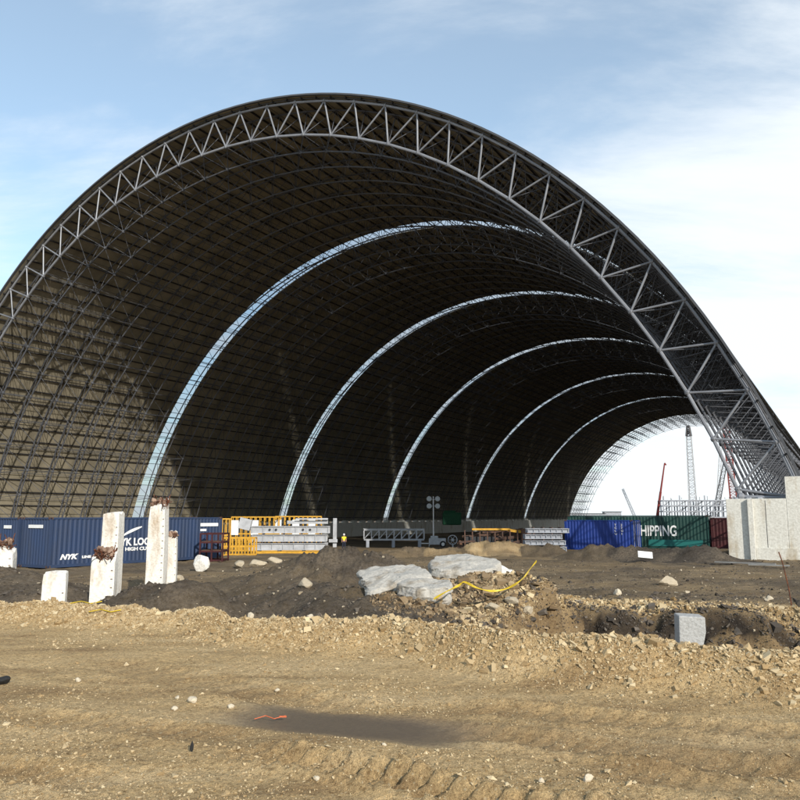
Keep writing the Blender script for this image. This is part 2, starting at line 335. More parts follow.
def ramp(f, stops):
    r = nd('ShaderNodeValToRGB'); e = r.color_ramp.elements
    while len(e) < len(stops): e.new(.5)
    for k, (p, c) in enumerate(stops): e[k].position = p; e[k].color = (*c, 1)
    lk(f, r.inputs[0]); return r.outputs[0]
def mix(f, a, c, mode='MIX'):
    m = nd('ShaderNodeMixRGB'); m.blend_type = mode
    if isinstance(f, float): m.inputs['Fac'].default_value = f
    else: lk(f, m.inputs['Fac'])
    for s_, v in ((m.inputs['Color1'], a), (m.inputs['Color2'], c)):
        if isinstance(v, tuple): s_.default_value = (*v, 1)
        else: lk(v, s_)
    return m.outputs[0]
def mth(op, a, c=None):
    m = nd('ShaderNodeMath'); m.operation = op
    for s_, v in ((m.inputs[0], a), (m.inputs[1], c)):
        if v is None: continue
        if isinstance(v, (int, float)): s_.default_value = v
        else: lk(v, s_)
    return m.outputs[0]
mpn = nd('ShaderNodeMapping'); mpn.inputs['Rotation'].default_value = (0, 0, R(24)); mpn.inputs['Scale'].default_value = (.35, 1.5, 1); lk(g.outputs['Position'], mpn.inputs[0])
tan = ramp(noise(1.1, 9, .62, mpn.outputs[0]), [(.30, (.33, .22, .11)), (.48, (.53, .38, .195)), (.68, (.64, .48, .27))])
grit = mix(1.0, ramp(noise(26, 5, .7), [(.34, (.55, .50, .44)), (.5, (1, 1, 1)), (.66, (1.25, 1.22, 1.17))]), ramp(noise(130, 3, .7), [(.36, (.62, .58, .54)), (.5, (1, 1, 1)), (.66, (1.3, 1.28, 1.25))]), 'MULTIPLY')
tan = mix(1.0, tan, grit, 'MULTIPLY')
tan = mix(mth('MULTIPLY', sp.outputs[2], .52), tan, (.20, .125, .062))
vor = nd('ShaderNodeTexVoronoi'); vor.inputs['Scale'].default_value = 20; lk(g.outputs['Position'], vor.inputs['Vector'])
chip = ramp(mth('ADD', vor.outputs['Distance'], mth('MULTIPLY', noise(2.2, 4), .55)), [(.40, (1, 1, 1)), (.46, (0, 0, 0))])
tan = mix(mth('MULTIPLY', chip, .55), tan, (.55, .46, .30))
drk = ramp(noise(.55, 9, .65), [(.33, (.030, .026, .024)), (.5, (.057, .050, .045)), (.66, (.115, .094, .073))])
drk = mix(1.0, drk, ramp(noise(9, 6, .7), [(.36, (.42, .40, .39)), (.5, (1, 1, 1)), (.66, (1.6, 1.55, 1.45))]), 'MULTIPLY')
drk = mix(mth('MULTIPLY', sp.outputs[2], .8), drk, ramp(noise(1.8, 8, .7), [(.35, (.013, .010, .008)), (.5, (.034, .025, .017)), (.68, (.10, .070, .042))]))  # blackens the trench side, shade put into the soil colour
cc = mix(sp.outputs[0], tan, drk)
cc = mix(mth('MULTIPLY', sp.outputs[1], .85), cc, (.085, .070, .056))
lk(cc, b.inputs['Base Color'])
rr = mth('SUBTRACT', .95, mth('MULTIPLY', sp.outputs[1], .5)); lk(rr, b.inputs['Roughness'])
bp = nd('ShaderNodeBump'); bp.inputs['Distance'].default_value = .03; lk(mth('SUBTRACT', 1.0, mth('MULTIPLY', sp.outputs[1], .85)), bp.inputs['Strength'])
hh = mth('ADD', mth('MULTIPLY', noise(70, 5, .75), .7), mth('ADD', noise(30, 6, .7), mth('MULTIPLY', noise(8, 5, .6), 1.4))); lk(hh, bp.inputs['Height']); lk(bp.outputs[0], b.inputs['Normal'])
me.materials.append(gm)

# ---------------------------------------------------------------- the vault
AL = .521; cA, sA = math.cos(AL), math.sin(AL)
def W(u, t_, z): return (u * cA + t_ * sA, -u * sA + t_ * cA, z)      # shed coordinates (across, along, up) to site coordinates
U0, VA, VB, VC, T0, SP = -55.04, 55.76, 61.66, -19.43 + EYE, 57.7, 4.05
DA, DB = 3.55, 3.45
ZL, ZR = 1.3, 3.85
thL = math.pi - math.asin((ZL - VC) / VB); thR = math.asin((ZR - VC) / VB); NA = 38
BANDS = [9, 19, 30, 43, 56]; NCL = 70; NEND = 74
def TH(j): return thL + (thR - thL) * j / NA
def outp(j, k, off=0.0): h = TH(j); return W(U0 + (VA + off) * math.cos(h), T0 + k * SP, VC + (VB + off) * math.sin(h))
def inp(j, k): h = TH(j); return W(U0 + (VA - DA) * math.cos(h), T0 + k * SP, VC + (VB - DB) * math.sin(h))
def infoot(k):
    s = (ZR + .15 - VC) / (VB - DB); return W(U0 + (VA - DA) * math.sqrt(1 - s * s), T0 + k * SP, ZR + .15)
shed = empty('arched_storage_shed', W(U0, T0, 0), 0, 'huge open-ended arched storage shed of steel lattice, beige lined inside, with bright rooflight bands', 'shed')
inv = Matrix.Translation(-Vector(shed.location))
def sbuild(mb, name, m, parent=None, **kw):
    o = mb.build(name, m, None, **kw); o.parent = parent or shed
    o.matrix_parent_inverse = inv if parent is None else (parent.matrix_parent_inverse @ Matrix.Identity(4))
    return o
# front frame
fo, fi, fw = MB(), MB(), MB()
for j in range(NA):
    fo.tube(outp(j, 0), outp(j + 1, 0), .135, 8)
    fw.tube(outp(j, 0), inp(j + .5, 0), .088, 8); fw.tube(outp(j + 1, 0), inp(j + .5, 0), .088, 8)
    fo.ball(outp(j, 0), .21, 8, 6); fi.ball(inp(j + .5, 0), .21, 8, 6)
    if j < NA - 1: fi.tube(inp(j + .5, 0), inp(j + 1.5, 0), .135, 8)
fi.tube(inp(NA - .5, 0), infoot(0), .165, 8); fw.tube(infoot(0), outp(NA, 0), .12, 8); fi.ball(infoot(0), .3, 8, 6)
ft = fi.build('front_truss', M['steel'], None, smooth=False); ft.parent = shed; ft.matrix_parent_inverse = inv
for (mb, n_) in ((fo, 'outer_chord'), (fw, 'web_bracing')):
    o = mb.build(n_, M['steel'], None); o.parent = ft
# space frame, cladding and purlins, bay by bay
edges = [0] + [q_ for b_ in BANDS for q_ in (b_ + .18, b_ + .82)] + [NCL]
def frame_rows(k0, k1, name, end=False):
    mb = MB()
    for k in range(k0, k1):
        n_ = 6 if k < 10 else 5 if k < 20 else 4; rc, rw = (.10, .036) if k < 70 else (.09, .05)
        top = k + .5
        for j in range(NA + 1):
            if j < NA: mb.tube(outp(j, top), outp(j + 1, top), rc, n_, caps=False)
            if k + 1 < NEND: mb.tube(outp(j, top), outp(j, top + 1), rw, n_, caps=False)
            if k == 0: mb.tube(outp(j, 0), outp(j, .5), rw, n_, caps=False)
        for j in range(NA):
            p = inp(j + .5, k); p2 = inp(j + .5, k + 1)
            if k > 0:
                if j < NA - 1: mb.tube(p, inp(j + 1.5, k), rc, n_, caps=False)
                for dj in (0, 1): mb.tube(p, outp(j + dj, k - .5), rw, n_, caps=False)
            for dj in (0, 1): mb.tube(p, outp(j + dj, top), rw, n_, caps=False)
            mb.tube(p, p2, rw, n_, caps=False)
            if k < 14: mb.ball(p, .22, 6, 4)
            if 0 < k < 8: mb.ball(outp(j, top), .22, 6, 4)
        if k > 0: mb.tube(inp(NA - .5, k), infoot(k), rc, n_, caps=False)
        mb.tube(infoot(k), outp(NA, top), rw, n_, caps=False); mb.tube(infoot(k), infoot(k + 1), rw, n_, caps=False)
        mb.tube(infoot(k), outp(NA - 1, top), rw, n_, caps=False)
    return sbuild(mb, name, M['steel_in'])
cuts = [0] + [b_ + 1 for b_ in BANDS] + [NEND]
for a_, c_ in zip(cuts[:-1], cuts[1:]): frame_rows(a_, c_, 'space_frame')
RS = 2.5      # the lowest panels on the right-hand side are not fitted yet
def strip(mb, k0, k1, j0, j1, off, n=2, corr=True):
    """sheeting between two frames, each sheet a slightly separate plane"""
    J = np.arange(j0, j1 + 1e-6, 1 / n)
    for a, c in zip(J[:-1], J[1:]):
        e = .006 * ((int(round(a * n)) % 2) * 2 - 1)
        ks = np.linspace(k0, k1, max(2, int((k1 - k0)) + 1))
        for k, k2 in zip(ks[:-1], ks[1:]):
            p = [outp(a, k, off), outp(c, k, off), outp(c, k2, off), outp(a, k2, off)]; q_ = [outp(a, k, off + .05), outp(c, k, off + .05), outp(c, k2, off + .05), outp(a, k2, off + .05)]
            mb.add(p + q_, [(0, 1, 2, 3), (7, 6, 5, 4), (0, 4, 5, 1), (1, 5, 6, 2), (2, 6, 7, 3), (3, 7, 4, 0)])
def purlins(k0, k1, j1):
    mb = MB(); J = np.arange(.25, j1, .5)
    for jj in J:
        for k in range(int(math.floor(k0)), int(math.ceil(k1))):
            ka, kb = max(k, k0) + .015, min(k + 1, k1) - .015
            a, c = Vector(outp(jj, ka, .2)), Vector(outp(jj, kb, .2)); up = (Vector(outp(jj, ka, .6)) - Vector(outp(jj, ka, .0))).normalized(); d = (c - a).normalized(); s = d.cross(up)
            h, w_ = .10, .055
            vs = [a + s * w_ + up * h, a - s * w_ + up * h, a - s * w_ - up * h, a + s * w_ - up * h]; vs += [v + (c - a) for v in vs]
            mb.add(vs, [(0, 1, 2, 3), (7, 6, 5, 4), (0, 4, 5, 1), (1, 5, 6, 2), (2, 6, 7, 3), (3, 7, 4, 0)])
    return mb
for i in range(0, len(edges), 2):
    k0, k1 = edges[i], edges[i + 1]; k0 = -.12 if k0 == 0 else k0
    mb = MB(); strip(mb, k0, k1, 0, NA - RS, .31, 2); sbuild(mb, 'roof_lining', M['clad'])
    mb = MB(); strip(mb, k0, k1, 0, NA - RS, .38, 2); sbuild(mb, 'roof_cladding', M['roof_out'])
    sbuild(purlins(k0, k1, NA), 'roof_purlins', M['steel_dark'])
sm_ = bpy.data.materials.new('rooflight_sheet'); sm_.use_nodes = True; t = sm_.node_tree; t.nodes.clear()
o_ = nd('ShaderNodeOutputMaterial'); m1 = nd('ShaderNodeMixShader'); tr_ = nd('ShaderNodeBsdfTransparent'); tl = nd('ShaderNodeBsdfTranslucent'); tr_.inputs[0].default_value = (.72, .76, .8, 1); tl.inputs[0].default_value = (.3, .32, .34, 1)
nz = nd('ShaderNodeTexNoise'); nz.inputs['Scale'].default_value = .5; rm = nd('ShaderNodeMapRange'); rm.inputs['From Min'].default_value = .35; rm.inputs['From Max'].default_value = .65; rm.inputs['To Min'].default_value = .25; rm.inputs['To Max'].default_value = .6
lk(nz.outputs['Fac'], rm.inputs['Value']); lk(rm.outputs[0], m1.inputs[0]); lk(tr_.outputs[0], m1.inputs[1]); lk(tl.outputs[0], m1.inputs[2]); lk(m1.outputs[0], o_.inputs[0])
for b_ in BANDS:
    mb = MB()
    for j in np.arange(0, NA - RS, .5):
        mb.add([outp(j, b_ + .18, .35), outp(j + .5, b_ + .18, .35), outp(j + .5, b_ + .82, .35), outp(j, b_ + .82, .35)], [(0, 1, 2, 3)])
    o = sbuild(mb, 'rooflight', sm_)
    mb = MB()
    for jj in np.arange(.25, NA, .5):
        mb.tube(outp(jj, b_ + .17, .2), outp(jj, b_ + .83, .2), .06, 4, caps=False)
    sbuild(mb, 'roof_purlins', M['steel_dark'])
# edge flashing along the front arch
mb = MB()
for j in np.arange(0, NA, .5):
    a, c = j, j + .5
    p = [outp(a, -.19, .30), outp(c, -.19, .30), outp(c, -.19, .46), outp(a, -.19, .46), outp(a, -.125, .30), outp(c, -.125, .30), outp(c, -.125, .46), outp(a, -.125, .46)]
    mb.add(p, [(0, 1, 2, 3), (7, 6, 5, 4), (0, 4, 5, 1), (3, 2, 6, 7)])
for j in range(NA + 1): mb.tube(outp(j, 0), outp(j, 0, .31), .06, 5)
for jj in np.arange(0, NA, .5): mb.tube(outp(jj, -.05, .2), outp(jj + .5, -.05, .2), .05, 5)
sbuild(mb, 'edge_flashing', M['flash'])
# open purlins beyond the cladding at the far end
mb = MB()
for jj in np.arange(.25, NA, .5): mb.tube(outp(jj, NCL, .3), outp(jj, NEND - .5, .3), .09, 4, caps=False)
sbuild(mb, 'roof_purlins', M['steel_dark'])

# springing walls ------------------------------------------------------
def wall_obj(name, poly_uz, t0, t1, m, label, cat):
    mb = MB(); n = len(poly_uz); vs = [W(u, t0, z) for u, z in poly_uz] + [W(u, t1, z) for u, z in poly_uz]
    mb.add(vs, [tuple(range(n)), tuple(range(n, 2 * n))[::-1]] + [(i, (i + 1) % n, n + (i + 1) % n, n + i)[::-1] for i in range(n)])
    return tag(mb.build(name, m, bevel=.04), label, cat)
# right-hand abutment at the mouth of the shed
def u_at(px, t_):
    k = (px - 400) / F; c_ = t_ * (k * CP * cA - sA); return c_ / (cA + k * CP * sA)
UA = u_at(726.5, T0 - 1.1); UB = u_at(787, T0 - 1.1)
ab = empty('concrete_abutment', W(UA, T0 - 1.2, 0), 0, 'pale concrete abutment wall with stepped top at the right foot of the arch', 'wall')
ainv = Matrix.Translation(-Vector(ab.location))
def apart(mb, name, m, bevel=.03):
    o = mb.build(name, m, None, bevel=bevel); o.parent = ab; o.matrix_parent_inverse = ainv; return o
def prism(mb, uv, z0, z1):
    n = len(uv); vs = [W(u, t_, z0) for u, t_ in uv] + [W(u, t_, z1) for u, t_ in uv]
    mb.add(vs, [tuple(range(n))[::-1], tuple(range(n, 2 * n))] + [(i, (i + 1) % n, n + (i + 1) % n, n + i) for i in range(n)]); return mb
TF = T0 - 1.1
apart(prism(MB(), [(UA, TF), (UB, TF), (UB, TF + 4), (UA, TF + 4)], -1, ZR - .02), 'bearing_block', M['conc_wall'])
apart(prism(MB(), [(UB + .004, TF), (9, TF), (9, TF + 1.0), (UB + .004, TF + 1.0)], -1, 5.25), 'high_wall', M['conc_wall'])
apart(prism(MB(), [(UA + 1.35, TF - .32), (UA + 1.7, TF - .32), (UA + 1.7, TF - .003), (UA + 1.35, TF - .003)], -1, ZR - .03), 'pilaster', M['conc_wall'])
apart(prism(MB(), [(UA + 1.71, TF - .16), (9, TF - .16), (9, TF - .003), (UA + 1.71, TF - .003)], -1, .62), 'wall_footing', M['conc_wall'], .02)
mb = MB()
for u_ in (UA + 2.4, UA + 4.6, UA + 6.6, UA + 8.6, UA + 11): prism(mb, [(u_, TF - .006), (u_ + .035, TF - .006), (u_ + .035, TF - .001), (u_, TF - .001)], .64, 3.7)
apart(mb, 'formwork_joint', M['steel_dark'], 0)
mb = MB()
for u_ in (UA + .6, UA + 1.3, UA + 2): mb.tube(W(u_, T0, ZR - .02), W(u_, T0, ZR + .1), .25, 8)
apart(mb, 'bearing_plate', M['grey_steel'], 0)
wall_obj('springing_wall', [(-3.1, -3), (-2.2, -3), (-2.2, ZR - .2), (-3.1, ZR - .2)], T0 + 3, T0 + 300, M['conc_grey'], 'long grey concrete wall carrying the right side of the arched shed behind the containers', 'wall')
uL = U0 + VA * math.cos(thL)
lw = empty('springing_wall', W(uL, T0, 0), 0, 'long low concrete wall with bearing blocks along the left side inside the shed', 'wall')
linv = Matrix.Translation(-Vector(lw.location))
mb = MB(); prism(mb, [(uL - 1.0, T0 - 20), (uL + 1.2, T0 - 20), (uL + 1.2, T0 + 300), (uL - 1.0, T0 + 300)], -5, ZL - .25)
o = mb.build('wall_body', M['conc_wall']); o.parent = lw; o.matrix_parent_inverse = linv
mb = MB()
for k in range(0, NEND): 
    c = W(uL, T0 + (k + .5) * SP, 0); prism(mb, [(uL - .5, T0 + (k + .5) * SP - .55), (uL + .9, T0 + (k + .5) * SP - .55), (uL + .9, T0 + (k + .5) * SP + .55), (uL - .5, T0 + (k + .5) * SP + .55)], ZL - .246, ZL + .35)
o = mb.build('bearing_blocks', M['conc_wall']); o.parent = lw; o.matrix_parent_inverse = linv

# ---------------------------------------------------------------- shipping containers
def text_mesh(name, s, size, m, parent, origin, xdir, up, off=.01, ext=.004, xs_=1.0, bold=.0, shear=0):
    cu = bpy.data.curves.new(name, 'FONT'); cu.body = s; cu.size = size; cu.extrude = ext; cu.offset = bold; cu.shear = shear; cu.resolution_u = 3
    to = bpy.data.objects.new(name, cu); col.objects.link(to); bpy.context.view_layer.update()
    dg = bpy.context.evaluated_depsgraph_get(); me_ = bpy.data.meshes.new_from_object(to.evaluated_get(dg)); bpy.data.objects.remove(to)
    x_ = Vector(xdir).normalized(); u_ = Vector(up).normalized(); n_ = x_.cross(u_)
    mt = Matrix((x_ * xs_, u_, n_)).transposed().to_4x4(); mt.translation = Vector(origin) + n_ * off
    me_.transform(mt); me_.materials.clear(); me_.materials.append(m); me_.name = name
    o = bpy.data.objects.new(name, me_); col.objects.link(o); o.parent = parent; return o
def corr(mb, p0, ex, ez, length, height, n_, depth, pitch):
    """corrugated sheet from p0 along ex; n_ is the outward normal"""
    p0, ex, ez, n_ = Vector(p0), Vector(ex), Vector(ez), Vector(n_)
    c = max(1, int(round(length / pitch))); pt = length / c; prof = []
    for i in range(c):
        for (fx, dz) in ((0, 0), (.26, 0), (.5, -1), (.76, -1)): prof.append(((i + fx) * pt, dz * depth))
    prof.append((length, 0)); vs = []
    for (s, d) in prof:
        vs.append(p0 + ex * s + n_ * d); vs.append(p0 + ex * s + n_ * d + ez * height)
    mb.add(vs, [(2 * i, 2 * i + 2, 2 * i + 3, 2 * i + 1) for i in range(len(prof) - 1)])
def container(near, rz, Lc, m, label, group=None, texts=(), endtexts=(), doors_front=True, pm=None):
    """origin: ground corner; local x runs along the long side, y across (2.44)"""
    Wd, H = 2.44, 2.59
    c = empty('shipping_container', near, rz, label, 'shipping container', group)
    fr = MB()
    for x_ in (.06, Lc - .06):
        for y_ in (.06, Wd - .06): fr.box((x_, y_, H / 2), (.13, .13, H - .02))
    for y_ in (.06, Wd - .06): 
        fr.box((Lc / 2, y_, .09), (Lc - .28, .1, .16)); fr.box((Lc / 2, y_, H - .06), (Lc - .28, .07, .09))
    for x_ in (.06, Lc - .06):
        fr.box((x_, Wd / 2, .09), (.1, Wd - .28, .16)); fr.box((x_, Wd / 2, H - .06), (.1, Wd - .28, .09))
    fr.build('frame', pm or m, c, bevel=.008)
    cs = MB()
    for x_ in (.09, Lc - .09):
        for y_ in (.08, Wd - .08):
            for z_ in (.06, H - .055): cs.box((x_, y_, z_), (.19, .17, .125))
    split(cs, 'corner_casting', M['rustframe'], c, bevel=.01)
    fl = MB(); fl.box((Lc / 2, Wd / 2, .14), (Lc - .3, Wd - .25, .04)); fl.build('floor', M['darksteel'], c)
    for nm, p0, ex, n_ in (('side_panel', (.13, .03, .17), (1, 0, 0), (0, -1, 0)), ('side_panel', (Lc - .13, Wd - .03, .17), (-1, 0, 0), (0, 1, 0))):
        s = MB(); corr(s, p0, ex, (0, 0, 1), Lc - .26, H - .28, n_, .04, .28); s.build(nm, m, c)
    s = MB(); corr(s, (.03, Wd - .13, .17), (0, -1, 0), (0, 0, 1), Wd - .26, H - .28, (-1, 0, 0), .045, .23); s.build('end_panel', m, c)
    # door end
    for i in (0, 1):
        y0 = .14 + i * (Wd / 2 - .13)
        d = MB(); corr(d, (Lc - .03, y0, .17), (0, 1, 0), (0, 0, 1), Wd / 2 - .15, H - .28, (1, 0, 0), .03, .36); dd = d.build('door', m, c)
        br = MB()
        for f in (.25, .7): br.tube((Lc + .0, y0 + f * 1.07, .12), (Lc + .0, y0 + f * 1.07, H - .1), .02, 6)
        split(br, 'locking_bar', M['galv'], dd)
    rf = MB(); p = []
    rf.box((Lc / 2, Wd / 2, H - .045), (Lc - .22, Wd - .18, .03)); rf.build('roof', m, c)
    for (s, x_, z_, sz, kw) in texts: text_mesh('lettering', s, sz, M['white'], c, (x_, .028, z_), (1, 0, 0), (0, 0, 1), **kw)
    for (s, y_, z_, sz, kw) in endtexts: text_mesh('lettering', s, sz, M['white'], c, (.028, y_, z_), (0, -1, 0), (0, 0, 1), **kw)
    return c
def head(p, q_): return math.atan2(q_[1] - p[1], q_[0] - p[0])
P1 = at(48, 40.3); P2 = P1
for _d in range(400):
    P2 = at(221.5, 40.3 + _d * .05)
    if math.hypot(P2[0] - P1[0], P2[1] - P1[1]) >= 12.19 and _d > 40: break
hz = head(P1, P2)
def lx(P, h, px):      # distance along a container side at which a picture column is met
    return min(np.arange(0, 12.2, .02), key=lambda q_: abs((P[0] + math.cos(h) * q_) / ((P[1] + math.sin(h) * q_) * CP) * F + 400 - px))
c1 = container((P1[0], P1[1], .03), hz, 12.19, M['blue'], 'navy blue shipping container with white shipping line lettering behind the concrete stumps', 'navy containers at the left',
    texts=(('NYK', lx(P1, hz, 63), .42, .36, dict(bold=.02, shear=.3, xs_=1.3)), ('LINE', lx(P1, hz, 63) + 1.3, .44, .17, dict(bold=.01, xs_=1.6)), ('NYK LOGISTICS', lx(P1, hz, 116), 1.02, .56, dict(bold=.02, xs_=1.0)), ('HIGH CUBE', lx(P1, hz, 127), .72, .26, dict(bold=.01, xs_=1.4))), pm=M['blue'])
mb = MB()  # flourish over the lettering and the white plates
LS = lx(P1, hz, 121); sw = [(LS + 1.5 * i / 12, 1.3 + .75 * (i / 12) ** .55) for i in range(13)]
for i in range(12):
    w0, w1 = .075 * math.sin(math.pi * (i + .3) / 13.5) + .01, .075 * math.sin(math.pi * (i + 1.3) / 13.5) + .01
    (xa, za), (xb, zb) = sw[i], sw[i + 1]; mb.add([(xa, .018, za - w0), (xb, .018, zb - w1), (xb, .018, zb + w1), (xa, .018, za + w0)], [(0, 1, 2, 3)])

LP = lx(P1, hz, 201)
for (xa, xb, za, zb) in ((LP, LP + 1.5, 2.02, 2.22), (LP, LP + .5, 1.72, 1.86)): mb.box(((xa + xb) / 2, .015, (za + zb) / 2), (xb - xa, .02, zb - za))
mb.build('lettering', M['white'], c1)
mb = MB(); mb.box((.012, 1.25, 2.12), (.02, 1.25, .17)); mb.build('number_plate', M['white'], c1)
ox, oy = -math.sin(hz) * 2.75, math.cos(hz) * 2.75
c2 = container((P1[0] + ox, P1[1] + oy, .03), hz, 12.19, M['blue'], 'navy blue shipping container cut by the left edge of the picture', 'navy containers at the left')
mb = MB(); mb.box((.012, 1.05, 2.08), (.02, .7, .17)); mb.build('number_plate', M['white'], c2)
Q2 = at(633, 66.5); Q1 = (Q2[0] - 6.06 * math.cos(R(33)), Q2[1] + 6.06 * math.sin(R(33)))
c3 = container((Q1[0], Q1[1], -.25), R(-33), 6.06, M['blue_bright'], 'bright cobalt blue shipping container behind the soil heaps', texts=(), pm=M['blue_bright'])
for i, (s, x_) in enumerate((('TCLU', 4.5), ('22G1', 5.05))):
    for q_, ch in enumerate(s): text_mesh('lettering', ch, .24, M['white'], c3, (x_, .028, 2.1 - q_ * .25), (1, 0, 0), (0, 0, 1), xs_=1.2)
G2 = at(709.5, 67.2); G1 = (G2[0] - 12.19 * math.cos(R(26)), G2[1] + 12.19 * math.sin(R(26)))
c4 = container((G1[0], G1[1], -.15), R(-26), 12.19, M['green'], 'dark green shipping container with large white lettering beside the abutment', texts=(('SHIPPING', lx(G1, R(-26), 635), 1.0, 1.15, dict(bold=.02, xs_=.72)),))
c4.scale = (1, 1, 1.12)
mb = MB(); mb.box((9.4, -.01, .45), (4.5, .02, .5)); mb.build('repair_panel', mat('teal_patch', (.015, .13, .12), .5), c4)
c5 = container((*at(711.5, 67.0), -.05), R(-26), 6.06, M['maroon'], 'dark maroon shipping container squeezed between the green container and the abutment')

# ---------------------------------------------------------------- steel stacks, gratings, plant

def girder_stack(name, p, rz, Ln, rows, hrow, depth, m, label, cat, group=None, holes=True):
    e = empty(name, (p[0], p[1], gz(*p)), rz, label, cat, group)
    z = .25
    dn = MB()
    for f in (.1, .35, .65, .9): dn.box((Ln * f, depth / 2, .12), (.25, depth, .24))
    split(dn, 'timber_bearer', M['rustframe'], e)
    for r_ in range(rows):
        x0 = random.uniform(-.3, .3); x1 = Ln + random.uniform(-.5, .3); b_ = MB()
        for y_ in (0.1, depth / 2, depth - .1):
            b_.box(((x0 + x1) / 2, y_, z + hrow - .05), (x1 - x0, .34, .06)); b_.box(((x0 + x1) / 2, y_, z + .05), (x1 - x0, .34, .06)); b_.box(((x0 + x1) / 2, y_, z + hrow / 2), (x1 - x0, .05, hrow - .16))
            for f in np.linspace(.02, .98, 8): b_.box((x0 + f * (x1 - x0), y_, z + hrow / 2), (.05, .26, hrow - .18))
        g_ = b_.build('steel_girder', m, e)
        if holes and r_ == rows - 1:
            h_ = MB()
            for f in (.24, .32, .66, .75): h_.tube((x0 + f * (x1 - x0), -.05 + .1 - .06, z + hrow / 2), (x0 + f * (x1 - x0), .1 - .03, z + hrow / 2), .11, 12)
            split(h_, 'bolt_hole', M['darksteel'], g_)
        z += hrow + .09
        s_ = MB()
        for f in (.15, .4, .62, .85): s_.box((Ln * f, depth / 2, z - .045), (.1, depth, .08))
        split(s_, 'timber_packer', M['rustframe'], e)
    return e, z
p = at(250, 72)
gs, zt = girder_stack('girder_stack', p, R(4), 7.5, 3, .68, 2.0, M['white_steel'], 'stack of white painted steel girders in front of the yellow guard rails', 'steel stack')
mb = MB(); mb.box((5.2, 1.0, zt + .25), (3.8, .5, .3)); mb.box((5.6, .5, zt + .55), (3.0, .2, .16)); split(mb, 'loose_girder', M['white_steel'], gs)
mb = MB(); mb.box((7.75, 1.2, zt * .62 + .25), (.35, .5, zt * 1.05)); mb.box((7.6, .8, 1.1), (.8, .2, .3)); mb.build('end_bracket', M['white_steel'], gs)
mb = MB(); mb.box((-.5, .3, zt + .1), (1.1, .7, 1.0), M=Matrix.Rotation(R(14), 4, 'Y')); mb.build('tilted_plate', M['white_steel'], gs)
mb = MB(); mb.box((3.9, -.9, .12), (6.2, .18, .22)); tag(mb.build('steel_beam', M['yellow'], None, loc=(p[0], p[1], gz(*p))), 'yellow steel beam lying on the soil in front of the white girder stack', 'steel beam')
def rail_unit(px, D, Ln, H, n, label, rz=0, sheets=(), base=0, m=None):
    p = at(px, D); e = empty('guard_rail_frame', (p[0], p[1], gz(*p) + base), rz, label, 'guard rail', 'yellow guard rail frames')
    m = m or M['yellow']; b_ = MB()
    for y_ in (0, 1.1):
        for z_ in (.06, H * .5, H - .06): b_.box((Ln / 2, y_, z_), (Ln, .10, .12))
    split(b_, 'rail', m, e); b_ = MB()
    for y_ in (0, 1.1):
        for i in range(n + 1): b_.box((Ln * i / n, y_ + .003, H / 2), (.085, .08, H - .1))
    for i in range(0, n + 1, 2): b_.box((Ln * i / n, .55, H - .06), (.08, 1.0, .08))
    split(b_, 'upright', m, e)
    for f in sheets:
        s_ = MB(); s_.box((Ln * f, -.09, H * .68), (.75, .03, H * .42)); s_.build('hanging_sheet', M['white'], e)
    return e
rail_unit(231, 82, 4.9, 3.6, 10, 'yellow guard rail frame with two pale sheets, left of the pair behind the white girders', R(3), (.08, .5), m=M['yellow'])
rail_unit(275, 84, 4.9, 3.7, 10, 'yellow guard rail frame with pale sheets, right of the pair behind the white girders', R(3), (.06, .45, .8))
rail_unit(223.5, 62, 2.45, 1.45, 10, 'small yellow barred cage standing on the dark soil before the red rack', R(2))
rail_unit(218, 78, 1.2, 3.3, 3, 'narrow orange frame end beside the dark container corner', R(20))
mb = MB(); p = at(200, 47)
for x_ in (0, .7, 1.35): 
    for y_ in (0, 1.6): mb.box((x_, y_, .85), (.09, .09, 1.7))
for z_ in (.1, .62, 1.15, 1.66):
    for y_ in (0, 1.6): mb.box((.675, y_, z_), (1.35, .07, .09))
    mb.box((0, .8, z_), (.08, 1.5, .09)); mb.box((1.35, .8, z_), (.08, 1.5, .09))
rk = empty('steel_rack', (p[0], p[1], gz(*p)), 0, 'dark red open steel rack at the right end of the navy container', 'rack')
mb.build('frame', M['maroon'], rk); mb = MB()
for z_ in (.68, 1.2): mb.box((.675, .8, z_ + .01), (1.25, 1.45, .04))
split(mb, 'shelf', M['rustframe'], rk)
# grey bridge-like girder piece farther in
p = at(364, 104); e = empty('truss_girder', (p[0], p[1], gz(*p)), R(2), 'long grey box truss girder lying inside the shed by the low wall', 'truss girder')
mb = MB()
for y_ in (0, 1.2):
    for z_ in (1.0, 2.3): mb.box((4.0, y_, z_), (8.0, .18, .2))
    for i in range(9):
        mb.box((i, y_, 1.65), (.14, .14, 1.1))
        if i < 8: mb.tube((i, y_, 1.1), (i + 1, y_, 2.2), .06, 6)
mb.box((4.0, .6, 2.42), (8.2, 1.5, .06)); mb.build('truss_body', M['white_steel'], e)
mb = MB()
for f in (.5, 3.9, 7.4): mb.box((f, .6, .45), (.4, 1.5, .9))
split(mb, 'support_block', M['grey_steel'], e)
# pale steel bundle in front of the far bays
p = at(528, 67); girder_stack('girder_stack', p, R(-3), 3.35, 4, .42, 1.6, M['grey_steel'], 'neat stack of blue-grey steel sections left of the cobalt blue container', 'steel stack', holes=False)
